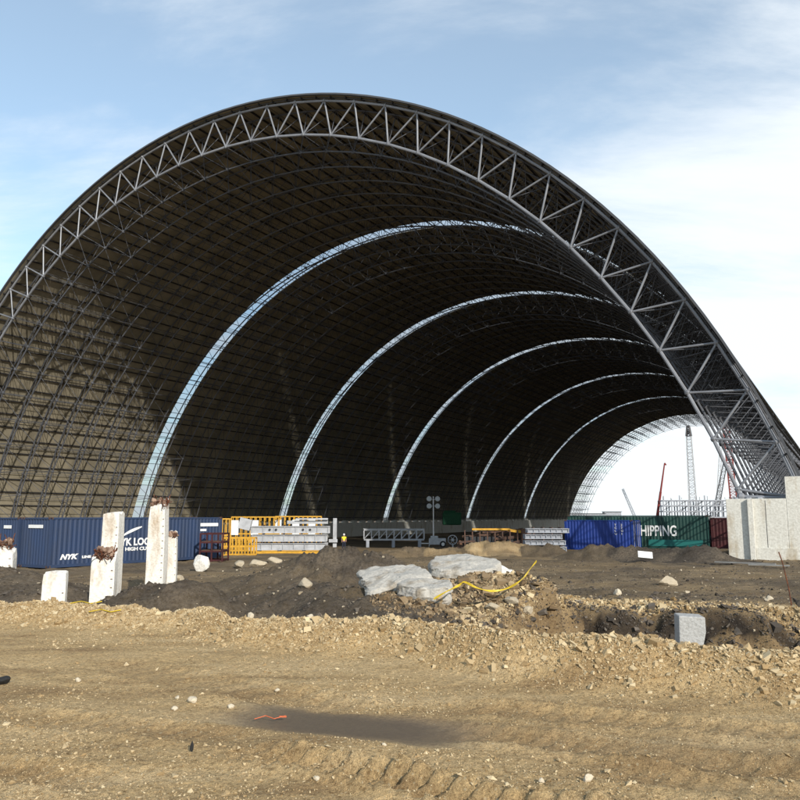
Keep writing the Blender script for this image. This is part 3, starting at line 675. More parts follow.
# rusty dark steelwork
p = at(465, 78); e = empty('scrap_steel_pile', (p[0], p[1], gz(*p)), 0, 'dark rusty pile of steel frames with a yellow beam across the top', 'scrap pile')
mb = MB(); rs = random.Random(5)
for i in range(34):
    x_ = rs.uniform(0, 6.6); z_ = rs.uniform(.1, 2.0); L_ = rs.uniform(1.0, 3.0)
    mb.box((x_, rs.uniform(0, 1.8), z_), (L_, .18, rs.uniform(.15, .35)), M=Matrix.Rotation(rs.uniform(-.25, .25), 4, 'Y') @ Matrix.Rotation(rs.uniform(-.3, .3), 4, 'Z'))
for i in range(10): x_ = i * .75; mb.box((x_, .1, 1.05), (.12, .12, 2.1))
mb.build('frame_tangle', M['rustframe'], e)
mb = MB(); mb.box((2.6, -.1, 2.2), (3.8, .16, .18)); mb.box((5.2, .2, 2.0), (1.8, .16, .26), M=Matrix.Rotation(.12, 4, 'Y')); split(mb, 'yellow_beam', M['yellow'], e)
mb = MB(); mb.box((3.2, 1.3, .75), (6.2, 1.2, 1.4)); mb.build('dark_crate', M['darksteel'], e)
mb = MB(); mb.box((6.2, .4, 1.1), (1.2, 1.5, 2.3)); mb.box((5.2, 1.6, 1.0), (1.1, 1.5, 2.0)); mb.build('rusty_plate_box', M['rustframe'], e)
# green sheeted material near the far left wall
p = at(452, 150); mb = MB(); mb.box((0, 0, 1.2), (3.6, 1.2, 2.4)); mb.box((-.4, 0, 2.5), (2.4, 1.1, .5)); e = mb.build('sheeted_stack', mat('green_sheet', (.01, .07, .03), .7, var=.4), None, loc=(p[0], p[1], zpx(525, 150)), bevel=.3); tag(e, 'dark green sheeted stack on the low wall at the foot of the shed side', 'stack')
# light tower
p = at(433.5, 103); lt = empty('light_tower', (p[0], p[1], gz(*p) + .0), R(0), 'mobile light tower with four round lamps on a mast', 'light tower')
mb = MB(); mb.tube((0, 0, .8), (0, 0, 3.4), .11, 8); mb.tube((0, 0, 3.3), (0, 0, 6.6), .075, 8); mb.build('mast', M['galv'], lt)
mb = MB(); mb.tube((-.62, 0, 6.2), (.62, 0, 6.2), .05, 6); mb.tube((-.62, 0, 5.35), (.62, 0, 5.35), .05, 6); split(mb, 'cross_arm', M['galv'], lt)
for sx in (-1, 1):
    for z_ in (6.35, 5.4):
        l_ = MB(); l_.tube((sx * .55, .12, z_), (sx * .55, -.2, z_ - .05), .2, 12, .34); lo = l_.build('floodlight', M['galv'], lt)
        l_ = MB(); l_.tube((sx * .55, -.2, z_ - .05), (sx * .55, -.23, z_ - .055), .31, 12); l_.build('lens', M['lamp_glass'], lo)
mb = MB(); mb.box((.5, 0, .75), (2.2, 1.1, .85)); mb.box((.1, 0, 1.3), (1.0, .9, .35)); mb.build('engine_box', M['white_steel'], lt, bevel=.08)
mb = MB(); mb.box((-1.0, 0, .5), (1.2, .12, .12)); mb.tube((-.6, -.5, .1), (-.6, -.5, .9), .04, 6); mb.build('drawbar', M['galv'], lt)
for y_ in (-.62, .62):
    mb = MB(); mb.tube((1.2, y_ - .1, .42), (1.2, y_ + .1, .42), .42, 18); wo = mb.build('wheel', M['tyre'], lt, bevel=.04)
    mb = MB(); mb.tube((1.2, y_ - .115, .42), (1.2, y_ + .115, .42), .22, 14); mb.build('rim', M['galv'], wo)
# rail sign frame by the mast: round reel
mb = MB(); 
for a in range(16):
    t0_, t1_ = a * math.pi / 8, (a + 1) * math.pi / 8; mb.tube((2.5 + .6 * math.cos(t0_), 0, .95 + .6 * math.sin(t0_)), (2.5 + .6 * math.cos(t1_), 0, .95 + .6 * math.sin(t1_)), .06, 6)
mb.box((2.5, 0, .25), (.2, .5, .5)); mb.tube((2.5, -.1, .95), (2.5, .1, .95), .2, 10)
for a in range(6): mb.tube((2.5, 0, .95), (2.5 + .58 * math.cos(a * 1.047), 0, .95 + .58 * math.sin(a * 1.047)), .03, 5)
tag(mb.build('cable_reel', M['white_steel'], None, loc=(p[0], p[1], gz(*p))), 'pale upright cable reel standing right of the light tower', 'cable reel')
# the worker ----------------------------------------------------------
def skin_body(joints, links, loc, rz, name, m, levels=2):
    me_ = bpy.data.meshes.new(name); me_.from_pydata([j[0] for j in joints], links, []); o = bpy.data.objects.new(name, me_); col.objects.link(o)
    s_ = o.modifiers.new('skin', 'SKIN'); sb = o.modifiers.new('sub', 'SUBSURF'); sb.levels = levels; sb.render_levels = levels
    for i, j in enumerate(joints):
        v = me_.skin_vertices[0].data[i]; v.radius = j[1]; v.use_root = (i == 0)
    bpy.context.view_layer.update(); dg = bpy.context.evaluated_depsgraph_get(); m2 = bpy.data.meshes.new_from_object(o.evaluated_get(dg)); bpy.data.objects.remove(o)
    m2.materials.clear(); m2.materials.append(m); o = bpy.data.objects.new(name, m2); col.objects.link(o); return o
p = at(344, 88)
wk = empty('person', (p[0], p[1], gz(*p) + .02), R(15), 'person in yellow hi-vis vest, dark trousers and pale helmet standing right of the white girders', 'person')
J = [((0, 0, .95), (.15, .11)), ((0, 0, 1.15), (.14, .1)), ((0, 0, 1.38), (.17, .11)), ((0, 0, 1.5), (.06, .06)), ((0, -.01, 1.62), (.085, .1)), ((0, -.01, 1.72), (.06, .07)),
     ((.19, 0, 1.42), (.055, .055)), ((.25, -.02, 1.16), (.045, .045)), ((.22, -.16, .95), (.035, .035)), ((.2, -.22, .88), (.04, .03)),
     ((-.19, 0, 1.42), (.055, .055)), ((-.25, 0, 1.16), (.045, .045)), ((-.24, -.05, .92), (.035, .035)), ((-.24, -.07, .83), (.04, .03)),
     ((.1, 0, .86), (.09, .09)), ((.12, -.03, .48), (.065, .065)), ((.13, .02, .1), (.045, .045)), ((.13, -.14, .04), (.045, .04)),
     ((-.1, 0, .86), (.09, .09)), ((-.13, 0, .48), (.065, .065)), ((-.15, .03, .1), (.045, .045)), ((-.16, -.12, .04), (.045, .04))]
LK = [(0, 1), (1, 2), (2, 3), (3, 4), (4, 5), (2, 6), (6, 7), (7, 8), (8, 9), (2, 10), (10, 11), (11, 12), (12, 13), (0, 14), (14, 15), (15, 16), (16, 17), (0, 18), (18, 19), (19, 20), (20, 21)]
bd = skin_body(J, LK, None, 0, 'body', M['skin']); bd.parent = wk
JT = [((0, 0, .96), (.165, .125)), ((.1, 0, .86), (.105, .105)), ((.12, -.03, .48), (.08, .08)), ((.13, .02, .08), (.062, .065)), ((-.1, 0, .86), (.105, .105)), ((-.13, 0, .48), (.08, .08)), ((-.15, .03, .08), (.062, .065))]
tz = skin_body(JT, [(0, 1), (1, 2), (2, 3), (0, 4), (4, 5), (5, 6)], None, 0, 'trousers', M['trousers']); tz.parent = wk
vt = skin_body([((0, 0, .98), (.17, .13)), ((0, 0, 1.2), (.165, .125)), ((0, 0, 1.4), (.19, .13)), ((0, 0, 1.47), (.1, .08)), ((.2, 0, 1.42), (.075, .075)), ((-.2, 0, 1.42), (.075, .075)), ((.235, -.01, 1.28), (.06, .06)), ((-.235, 0, 1.28), (.06, .06))], [(0, 1), (1, 2), (2, 3), (2, 4), (2, 5), (4, 6), (5, 7)], None, 0, 'vest', M['vest']); vt.parent = wk
mb = MB(); mb.ball((0, -.01, 1.70), .125, 14, 10); mb.tube((0, -.03, 1.69), (0, -.03, 1.705), .15, 14); mb.build('helmet', M['helmet'], wk, smooth=True)

# ---------------------------------------------------------------- concrete stumps
def jag(mb, poly, z0, ztops, jitter=.03, seed=1, lev=7):
    """rough column: outline poly (n points), height per corner; ragged top"""
    rs = random.Random(seed); n0 = len(poly); P = []; T = []
    for i in range(n0):
        for s in range(4):
            f = s / 4; a, c = poly[i], poly[(i + 1) % n0]; P.append((a[0] + (c[0] - a[0]) * f, a[1] + (c[1] - a[1]) * f)); T.append(ztops[i] + (ztops[(i + 1) % n0] - ztops[i]) * f + rs.uniform(-jitter, jitter) * 2)
    n = len(P); vs = []
    for k in range(lev + 1):
        for i in range(n):
            z = z0 + (T[i] - z0) * k / lev; j = jitter * (.25 + .9 * (k / lev) ** 6)
            cn = 1 - (.05 if k == lev else 0) 
            vs.append((P[i][0] * cn + rs.uniform(-j, j) * .5, P[i][1] * cn + rs.uniform(-j, j) * .5, z))
    fs = [(k * n + i, k * n + (i + 1) % n, (k + 1) * n + (i + 1) % n, (k + 1) * n + i) for k in range(lev) for i in range(n)]
    c_ = len(vs); vs.append((sum(p_[0] for p_ in P) / n, sum(p_[1] for p_ in P) / n, sum(T) / n + .06))
    fs += [(lev * n + i, lev * n + (i + 1) % n, c_) for i in range(n)]
    mb.add(vs, fs); return mb
def rebar(parent, c, rx, ry, hgt, seed, n=26, chunk=True):
    rs = random.Random(seed); mb = MB()
    for i in range(n):
        x_, y_ = c[0] + rs.uniform(-rx, rx), c[1] + rs.uniform(-ry, ry); pts = [Vector((x_, y_, c[2] - .12))]; d = Vector((0, 0, 1))
        bend = Vector((rs.uniform(-1, 1), rs.uniform(-1, 1), rs.uniform(-.5, .3)))
        for s in range(6):
            d = (d + bend * .5).normalized(); pts.append(pts[-1] + d * hgt * rs.uniform(.14, .30))
            pts[-1].x = min(max(pts[-1].x, c[0] - rx * 1.2), c[0] + rx * 1.2); pts[-1].z = min(pts[-1].z, c[2] + hgt)
        mb.path(pts, .016, 5)
    o = mb.build('bent_rebar', M['rust'], parent)
    if chunk:
        mb = MB()
        for i in range(30):
            q_ = (c[0] + rs.uniform(-rx, rx) * .95, c[1] + rs.uniform(-ry, ry) * .9, c[2] + rs.uniform(.0, hgt * .6)); n0 = len(mb.v); mb.ball(q_, rs.uniform(.04, .10), 5, 3)
            for k in range(n0, len(mb.v)): v = mb.v[k]; mb.v[k] = (v[0] + rs.uniform(-.04, .04), v[1] + rs.uniform(-.03, .03), v[2] + rs.uniform(-.04, .04))
        mb.build('rusty_rubble_cap', M['rubble_cap'], parent)
    return o
def stump(px0, px1, py_top, D, rz, thick, label, tops=(0, 0, 0, 0), rust=None, seed=1, m=None, group='white concrete stumps', bot=-.3, jit=.025, taper=0, pym=None):
    thick *= .8; w_ = ((px1 - px0) / F * D - thick * abs(math.sin(rz))) / math.cos(rz); p = at((px0 + px1) / 2, D); rz += math.atan((400 - (px0 + px1) / 2) / F); zt = zpx(py_top, D); z0 = min(gz(*p), 0) + bot
    e = empty('concrete_stump', (p[0], p[1], z0), rz, label, 'concrete stump', group)
    h = zt - z0; w2 = w_ / 2
    mb = jag(MB(), [(-w2, -thick / 2), (w2, -thick / 2), (w2, thick / 2), (-w2, thick / 2)], 0, [h + t_ for t_ in tops], jit, seed)
    if taper:
        mb.v = [(x_ * (1 - taper * max(0, (z_ / h - .4)) ** 2) , y_, z_) for (x_, y_, z_) in mb.v]
    mb.build('shaft', m or M['conc_white'], e, bevel=.012)
    if rust: rebar(e, (rust[0] * w2, -.05, h - .02 + rust[4]), w2 * rust[1], thick * .4, rust[2], seed, rust[3])
    # ruled form-tie marks on the right-hand edge
    mk = MB(); s = 0.25
    while s < h - .35: mk.box((w2 * .78, -thick / 2 - .012, s), (w2 * .16, .012, .02)); s += .24
    mk.build('form_tie_mark', M['rustframe'], e)
    return e
stump(100, 121, 514, 24.5, R(-18), .75, 'tall white concrete stump with stained flat top behind the shorter rusty-topped one', (.02, .05, .05, -.05), None, 3)
stump(91, 116, 556, 22.8, R(-10), .7, 'shorter white concrete stump capped with rusty bent rebar, in front of a taller stump', (-.02, -.12, .1, .16), (.05, .62, .42, 30, -.02), 4)
stump(146, 166.5, 503, 26.5, R(-16), .65, 'tallest white concrete stump with a tuft of rusty rebar on top', (-.15, -.1, .12, .1), (.1, .78, .36, 30, -.06), 5, taper=.35)
stump(166, 177, 534, 27.6, R(-8), .5, 'narrow white stump with brown broken top, close right of the tallest stump', (.0, -.15, .1, .1), (.0, .7, .16, 12, -.04), 6, taper=.6)
stump(-14, 14.5, 542, 29, R(-14), .8, 'white concrete stump with rusty crown at the left edge of the picture', (.0, -.45, -.2, .15), (-.1, .85, .45, 30, -.12), 7)
stump(43, 66.5, 572, 21.5, R(-8), .6, 'short squat white stump with dark arched stain on its face', (-.02, .0, .0, -.02), None, 8, jit=.02)
# lump of broken concrete
def lump(name, c, size, seed, m, label=None, cat='boulder', group=None, rot=0, flat=.0, parent=None, sub=3, rough=.22):
    bm = bmesh.new(); bmesh.ops.create_icosphere(bm, subdivisions=sub, radius=1); rs = random.Random(seed)
    pl = [(Vector((rs.gauss(0, 1), rs.gauss(0, 1), rs.gauss(0, 1))).normalized(), rs.uniform(.5, .86)) for _ in range(12)]
    if flat: pl.append((Vector((rs.uniform(-.1, .1), rs.uniform(-.1, .1), 1)).normalized(), flat)); 
    for v in bm.verts:
        d = v.co.normalized(); r_ = 1.0
        for n_, k in pl:
            q_ = d.dot(n_)
            if q_ > 1e-3: r_ = min(r_, k / q_)
        r_ *= 1 + rs.uniform(-1, 1) * rough * .12
        v.co = Vector((d.x * size[0] * r_, d.y * size[1] * r_, d.z * size[2] * r_))
    me_ = bpy.data.meshes.new(name); bm.to_mesh(me_); bm.free(); me_.materials.append(m); me_.polygons.foreach_set('use_smooth', [False] * len(me_.polygons))
    o = bpy.data.objects.new(name, me_); col.objects.link(o); o.location = c; o.rotation_euler = (0, 0, rot)
    if parent is not None: o.parent = parent
    elif label: tag(o, label, cat, group)
    return o
p = at(202, 39); zg = gz(*p)
lump('broken_concrete_lump', (p[0], p[1], zg + .35), (.42, .35, .72), 31, M['conc_white'], 'jagged white broken concrete lump standing beyond the dark gravel heap', 'concrete lump')
# ---------------------------------------------------------------- slabs on the mound
def slab(px0, px1, pyt, pyb, D, th, dep, seed, label, rz=0, tilt=(0, 0), m=None):
    w_ = (px1 - px0) / F * D; p = at((px0 + px1) / 2, D + dep * .4); z = zpx((pyt + pyb) / 2, D)
    rs = random.Random(seed); n = 76; vs = []
    prof = [(.70, -.5), (.86, -.5), (.95, -.45), (.98, -.3), (1.0, -.12), (1.0, .05), (1.0, .2), (.99, .33), (.975, .42), (.95, .475), (.9, .5), (.78, .51), (.62, .52), (.44, .52), (.26, .52), (.1, .52)]
    av = np.arange(n) * 2 * math.pi / n; big = .26 * fbm(np.cos(av) * 1.3 + seed, np.sin(av) * 1.3, 3, 1.0)
    for q_, (s_, zz) in enumerate(prof):
        fr = fbm(np.cos(av) * 2 + seed, np.sin(av) * 2 + zz * 2.5, 4, 1.6, .6)
        for i in range(n):
            a = av[i]; ca, sa = math.cos(a), math.sin(a); k = (abs(ca) ** 4 + abs(sa) ** 4) ** (-1 / 4) * (1 + big[i])
            e_ = .11 * fr[i] * (s_ > .5); xx, yy = ca * k * w_ / 2 * (s_ + e_), sa * k * dep / 2 * (s_ + e_)
            vs.append((xx + rs.uniform(-.005, .005), yy, zz * th + .09 * float(fbm(np.array([xx + seed]), np.array([yy]), 4, 2.2, .6)[0]) * (zz > .3)))
    fs = [(r_ * n + i, r_ * n + (i + 1) % n, (r_ + 1) * n + (i + 1) % n, (r_ + 1) * n + i) for r_ in range(len(prof) - 1) for i in range(n)]
    fs += [tuple(range(n))[::-1], tuple((len(prof) - 1) * n + i for i in range(n))]
    o = MB().add(vs, fs).build('broken_slab', m or M['slab'], None, loc=(p[0], p[1], z)); o.rotation_euler = (tilt[0], tilt[1], rz)
    return tag(o, label, 'concrete slab', 'broken concrete slabs on the spoil heap')
slab(428, 498, 563, 584, 17.4, .44, 1.5, 11, 'thick grey slab lying highest and largest on the spoil heap', R(-4), (R(9), R(2)))
slab(361, 424, 571, 597, 16.6, .36, 1.4, 12, 'pale cracked slab at the left of the heap, tilted to the left', R(12), (R(12), R(-9)))
slab(401, 452, 582, 603, 15.6, .33, .9, 13, 'small rounded slab lying lowest, under the front edge of the largest slab', R(-5), (R(10), R(3)))
slab(482, 524, 570, 589, 17.9, .24, 1.1, 14, 'thin pale slab sloping down behind the yellow tape', R(-20), (R(8), R(16)), M['conc_white'])
# yellow barrier tape
pts2 = [(434, 599, 14.6), (446, 592, 14.6), (460, 585, 14.8), (465, 582, 15.0), (478, 588, 14.9), (492, 591, 15.0), (506, 589, 15.1), (518, 583, 15.4), (526, 576, 15.8), (532, 568, 16.2), (538, 561, 16.5)]
c3d = [Vector((*at(px, D), zpx(py, D))) for px, py, D in pts2]; mb = MB()
dense = []
for i in range(len(c3d) - 1):
    p0 = c3d[max(i - 1, 0)]; p1 = c3d[i]; p2 = c3d[i + 1]; p3 = c3d[min(i + 2, len(c3d) - 1)]
    for s in range(5):
        f = s / 5; dense.append(.5 * ((2 * p1) + (p2 - p0) * f + (2 * p0 - 5 * p1 + 4 * p2 - p3) * f * f + (3 * p1 - p0 - 3 * p2 + p3) * f ** 3))
dense.append(c3d[-1]); vs = []
for i, p_ in enumerate(dense):
    tw = .5 * math.sin(i * .35) + .3; wv_ = Vector((0, math.sin(tw), math.cos(tw))) * (.018 + .007 * math.sin(i * .8)); nn = Vector((0, math.cos(tw), -math.sin(tw))) * .003
    vs += [p_ - wv_ - nn, p_ + wv_ - nn, p_ + wv_ + nn, p_ - wv_ + nn]
n = len(dense); fs = [(4 * i + a, 4 * i + (a + 1) % 4, 4 * i + 4 + (a + 1) % 4, 4 * i + 4 + a) for i in range(n - 1) for a in range(4)] + [(0, 1, 2, 3), (4 * n - 1, 4 * n - 2, 4 * n - 3, 4 * n - 4)]
mb.add(vs, fs); tag(mb.build('barrier_tape', M['tape']), 'yellow barrier tape sagging across the heap of slabs', 'tape')
# block in the trench
p = at(690, 13.2); mb = MB(); hb = .95; wd = .42
vs = [(-wd / 2 - .02, -.2, 0), (wd / 2 - .17, -.2, 0), (wd / 2, -.2, hb * .72), (wd / 2, -.2, hb - .02), (-wd / 2, -.2, hb), ]; vs += [(x_ + .03, .25, z_) for x_, y_, z_ in vs]
mb.add(vs, [(0, 1, 2, 3, 4), (9, 8, 7, 6, 5)] + [(i, i + 5, (i + 1) % 5 + 5, (i + 1) % 5) for i in range(5)])
o = mb.build('concrete_block', M['block'], None, loc=(p[0], p[1], zpx(614.5, 13.2) - hb), bevel=.02); o.rotation_euler = (0, 0, R(-6)); tag(o, 'smooth pale grey concrete block standing in the trench', 'concrete block')
# plate, rods, boards and small litter
p = at(645, 47); mb = MB(); mb.box((0, 0, .35), (.85, .05, .4), M=Matrix.Rotation(R(-25), 4, 'X') @ Matrix.Rotation(R(6), 4, 'Y')); o = mb.build('white_board', M['white'], None, loc=(p[0], p[1], gz(*p) + .1)); tag(o, 'tilted white board leaning on the soil heap before the blue container', 'board')
p = at(798, 17); mb = MB(); mb.path([(-.12, 0, 0), (-.15, .03, .5), (-.24, .05, 1.05), (-.3, .05, 1.25)], .012, 6); tag(mb.build('steel_stake', M['rust'], None, loc=(p[0], p[1], gz(*p) - .1)), 'thin rusty steel stake leaning at the right edge', 'stake')
for (px, D, L_, rz_, w_) in ((744, 44, 3.2, R(-38), .22), (768, 42, 2.0, R(-30), .18)):
    p = at(px, D); mb = MB(); mb.box((0, 0, .08), (L_, w_, .06)); o = mb.build('timber_plank', M['conc_grey'], None, loc=(p[0], p[1], gz(*p) + .05)); o.rotation_euler = (0, 0, rz_)
    tag(o, 'pale plank on the dark ground in front of the abutment, ' + ('the longer one' if L_ > 3 else 'the shorter one'), 'plank', 'planks before the abutment')
p = at(270, 6.9); mb = MB(); mb.path([(-.14, 0, .03), (-.05, .03, .05), (.03, -.01, .035), (.12, .03, .05)], .004, 5); mb.box((.1, .02, .045), (.06, .01, .012)); tag(mb.build('orange_ribbon', M['orange'], None, loc=(p[0], p[1], gz(*p))), 'scrap of orange ribbon in the mud at the edge of the wet patch', 'litter')
p = at(168, 17.9); mb = MB(); mb.box((0, 0, .0), (.14, .04, .22), M=Matrix.Rotation(.6, 4, 'Y')); tag(mb.build('yellow_scrap', M['tape'], None, loc=(p[0], p[1], gz(*p) + .07)), 'small yellow scrap lying on the dark gravel heap', 'litter')
for i, (px, py) in enumerate(((83, 606), (103, 609))):
    D = (EYE - 1.2) * F / (py - 516); p = at(px, D); mb = MB(); mb.path([(-.25, 0, .03), (-.08, .04, .06), (.1, -.02, .03), (.26, .02, .06)], .009, 5); tag(mb.build('yellow_scrap', M['tape'], None, loc=(p[0], p[1], gz(*p))), 'crumpled yellow tape scrap on the left berm, the ' + ('left' if i == 0 else 'right') + ' one of two', 'litter')
p = at(1, 8.2); lump('dark_rubber_lump', (p[0], p[1], gz(*p) + .04), (.07, .06, .05), 91, M['tyre'], 'black lump on the tan ground at the left edge', 'lump')
p = at(190, 5.95); lump('wood_chip', (p[0], p[1], gz(*p) + .04), (.018, .012, .04), 92, M['tyre'], 'small black upright chip sticking out of the tan mud', 'chip')

# ---------------------------------------------------------------- beyond the shed
def lattice_mast(mb, p, q_, w0, w1, n, r=.12):
    p, q_ = Vector(p), Vector(q_); d = (q_ - p).normalized(); a = d.orthogonal().normalized(); 
    if abs(d.z) > .5: a = Vector((cA, -sA, 0)); a = (a - d * a.dot(d)).normalized()
    b_ = d.cross(a); prev = None
    for i in range(n + 1):
        f = i / n; c = p.lerp(q_, f); w_ = w0 + (w1 - w0) * f; cur = [c + a * (sx * w_ / 2) + b_ * (sy * w_ / 2) for sx, sy in ((-1, -1), (1, -1), (1, 1), (-1, 1))]
        for k in range(4): mb.tube(cur[k], cur[(k + 1) % 4], r * .6, 4, caps=False)
        if prev:
            for k in range(4):
                mb.tube(prev[k], cur[k], r, 4, caps=False); mb.tube(prev[k], cur[(k + 1) % 4] if i % 2 else cur[k], r * .6, 4, caps=False) if i % 2 else mb.tube(prev[(k + 1) % 4], cur[k], r * .6, 4, caps=False)
        prev = cur
def P3(px, py, D): return (*at(px, D), zpx(py, D))
GZ = -2.5
# tall white mast
def base(px, D): return (*at(px, D), GZ)
e = empty('tower_crane', base(694, 455), 0, 'tall pale lattice crane mast with dark tip seen through the far opening', 'crane')
ei = Matrix.Translation(-Vector(e.location))
mb = MB(); lattice_mast(mb, base(694, 455), P3(693.4, 436, 455), 4.2, 2.6, 26, .2); o = mb.build('mast', M['white_steel']); o.parent = e; o.matrix_parent_inverse = ei
mb = MB(); lattice_mast(mb, P3(693.4, 436, 455), P3(693.3, 426, 455), 2.6, 1.2, 3, .5); o = mb.build('tip', M['black']); o.parent = e; o.matrix_parent_inverse = ei
def boom_crane(px0, px1, py1, D, m, label, w0=1.6, lat=True, base_py=None):
    e = empty('mobile_crane', base(px0, D), 0, label, 'crane'); ei = Matrix.Translation(-Vector(e.location)); 
    b0 = Vector(base(px0, D)) + Vector((0, 0, 2.5)); mb = MB()
    if lat: lattice_mast(mb, b0, P3(px1, py1, D), w0, w0 * .6, 18, .14)
    else:
        q_ = Vector(P3(px1, py1, D)); mb.tube(b0, b0.lerp(q_, .5), w0 * .42, 8, w0 * .36); mb.tube(b0.lerp(q_, .48), q_, w0 * .3, 8, w0 * .2); mb.tube(q_, q_ + Vector((.8, 0, -1.2)), w0 * .2, 6)
    o = mb.build('boom', m); o.parent = e; o.matrix_parent_inverse = ei
    mb = MB(); c = Vector(base(px0, D)); mb.box(c + Vector((0, 0, 2.2)), (5, 3, 2.4)); mb.box(c + Vector((-3, 0, 2.6)), (1.6, 2.4, 2)); mb.box(c + Vector((0, 0, .6)), (6, 4, 1.2)); o = mb.build('carriage', m, bevel=.1); o.parent = e; o.matrix_parent_inverse = ei
    return e
boom_crane(656.5, 667.5, 463, 430, M['red'], 'dark red telescopic crane boom leaning right, beyond the shed', 1.9, False)
boom_crane(636, 624, 489, 560, M['grey_steel'], 'small distant grey crane boom leaning left', 1.8)
boom_crane(714, 729, 462, 440, M['black'], 'black lattice crane boom rising beside the steel frame', 3.0)
boom_crane(717, 727, 432, 520, M['white_steel'], 'pale slender crane boom behind the front truss', 2.2)
e = empty('hoist_mast', base(736, 470), 0, 'red lattice hoist mast seen between the legs of the front truss', 'crane'); mb = MB(); lattice_mast(mb, base(736, 470), P3(731, 408, 470), 3.6, 3.4, 40, .26); o = mb.build('mast', M['red']); o.parent = e; o.matrix_parent_inverse = Matrix.Translation(-Vector(e.location))
# steel frame under construction
e = empty('steel_frame_building', base(664, 420), R(-8), 'grey steel building frame under construction beyond the shed', 'building')
mb = MB(); mb2 = MB(); nb = 9
for iy in range(3):
    for ix in range(nb + 1):
        h_ = 13.6 + (2.5 if ix in (2, 5) and iy == 0 else 0); mb.box((ix * 4.3, iy * 7, h_ / 2), (.55, .55, h_))
    for z_ in (4.5, 7.6, 10.6, 13.4):
        mb2.box((nb * 2.15, iy * 7, z_), (nb * 4.3, .5, .6))
        if iy < 2:
            for ix in range(nb + 1): mb2.box((ix * 4.3, iy * 7 + 3.5, z_), (.4, 6.4, .5))
split(mb, 'column', M['grey_steel'], e); mb2.build('floor_beam', M['grey_steel'], e); mb = MB()
rs = random.Random(2)
for i in range(26): x_ = rs.randrange(nb) * 4.3; z_ = rs.choice((4.5, 7.6, 10.6)); mb.tube((x_, rs.choice((0, 7)), z_), (x_ + 4.3, 0, z_ + 3), .14, 5)
for i in range(14): mb.box((rs.uniform(0, nb * 4.3), 0, 13.8 + rs.uniform(0, .8)), (.18, .18, rs.uniform(1, 3.2)))
mb.build('bracing', M['steel_dark'], e)
# low sheds on the skyline
for (px, D, w_, h_, lb) in ((585, 520, 26, 6, 'long low dark site hut on the skyline inside the far opening'), (612, 560, 12, 7.5, 'small dark site hut on the skyline, right of the long one')):
    p = at(px, D); e = empty('site_hut', (p[0], p[1], GZ), 0, lb, 'hut'); mb = MB(); mb.box((0, 0, h_ / 2 + .6), (w_, 6, h_)); mb.build('wall', M['grey_steel'], e); mb = MB(); mb.box((0, 0, h_ + .75), (w_ + 1, 7, .3)); mb.build('roof', M['steel_dark'], e)

# ---------------------------------------------------------------- stones
ico = bmesh.new(); bmesh.ops.create_cube(ico, size=1.3); IV = np.array([v.co[:] for v in ico.verts]); bmesh.ops.triangulate(ico, faces=ico.faces[:]); IF = np.array([[v.index for v in f.verts] for f in ico.faces]); ico.free()
oct_ = np.array([[1, 0, 0], [-1, 0, 0], [0, 1, 0], [0, -1, 0], [0, 0, 1], [0, 0, -1.]]); OF = np.array([[0, 2, 4], [2, 1, 4], [1, 3, 4], [3, 0, 4], [2, 0, 5], [1, 2, 5], [3, 1, 5], [0, 3, 5]])
def scatter(name, X, Y, S, m, label, cat, small=True, sink=.25, base_v=None, base_f=None):
    bv = oct_ if base_v is None else base_v; bf = OF if base_f is None else base_f
    Zg = ground(X, Y)[0]; n = len(X); k = len(bv)
    a = rng.random((n, 3)) * 2 * np.pi; sc = S[:, None] * rng.uniform(.45, 1.4, (n, 3)) * np.array([1.1, 1.1, .75])
    V = (bv[None] * (1 + .5 * (rng.random((n, k, 1)) - .5)) + .62 * (rng.random((n, k, 3)) - .5)) * sc[:, None, :]
    c, s = np.cos(a), np.sin(a)
    def rot(V, i, j, c, s): Vi = V[..., i] * c[:, None] - V[..., j] * s[:, None]; Vj = V[..., i] * s[:, None] + V[..., j] * c[:, None]; V[..., i] = Vi; V[..., j] = Vj
    rot(V, 0, 2, np.cos(a[:, 1] * .15), np.sin(a[:, 1] * .15)); rot(V, 0, 1, c[:, 0], s[:, 0]); rot(V, 1, 2, np.cos(.5 * s[:, 2]), np.sin(.5 * s[:, 2]))
    V += np.stack([X, Y, Zg + S * (.5 - sink) * .8], -1)[:, None, :]
    V = V.reshape(-1, 3); Fc = (bf[None] + (np.arange(n) * k)[:, None, None]).reshape(-1, 3)
    me_ = bpy.data.meshes.new(name); me_.vertices.add(len(V)); me_.vertices.foreach_set('co', V.ravel()); me_.loops.add(Fc.size); me_.loops.foreach_set('vertex_index', Fc.ravel().astype(np.int32)); me_.polygons.add(len(Fc)); me_.polygons.foreach_set('loop_start', np.arange(0, Fc.size, 3, dtype=np.int32)); me_.polygons.foreach_set('use_smooth', np.zeros(len(Fc), bool)); me_.update(); me_.validate(); me_.materials.append(m)
    o = bpy.data.objects.new(name, me_); col.objects.link(o); return tag(o, label, cat, kind='stuff')
def pw(n, lo, hi, e=2.2): r = rng.random(n); return lo * (1 - r * (1 - (lo / hi) ** e)) ** (-1 / e)
# berm rubble
n = 60000; X = rng.uniform(-16, 9, n); d = rng.normal(0, .30, n); Y = yb(X) + d
scatter('berm_rubble', X, Y, pw(n, .007, .052, 2.3), M['stone'], 'limestone rubble and gravel heaped along the berm', 'rubble', base_v=IV, base_f=IF)
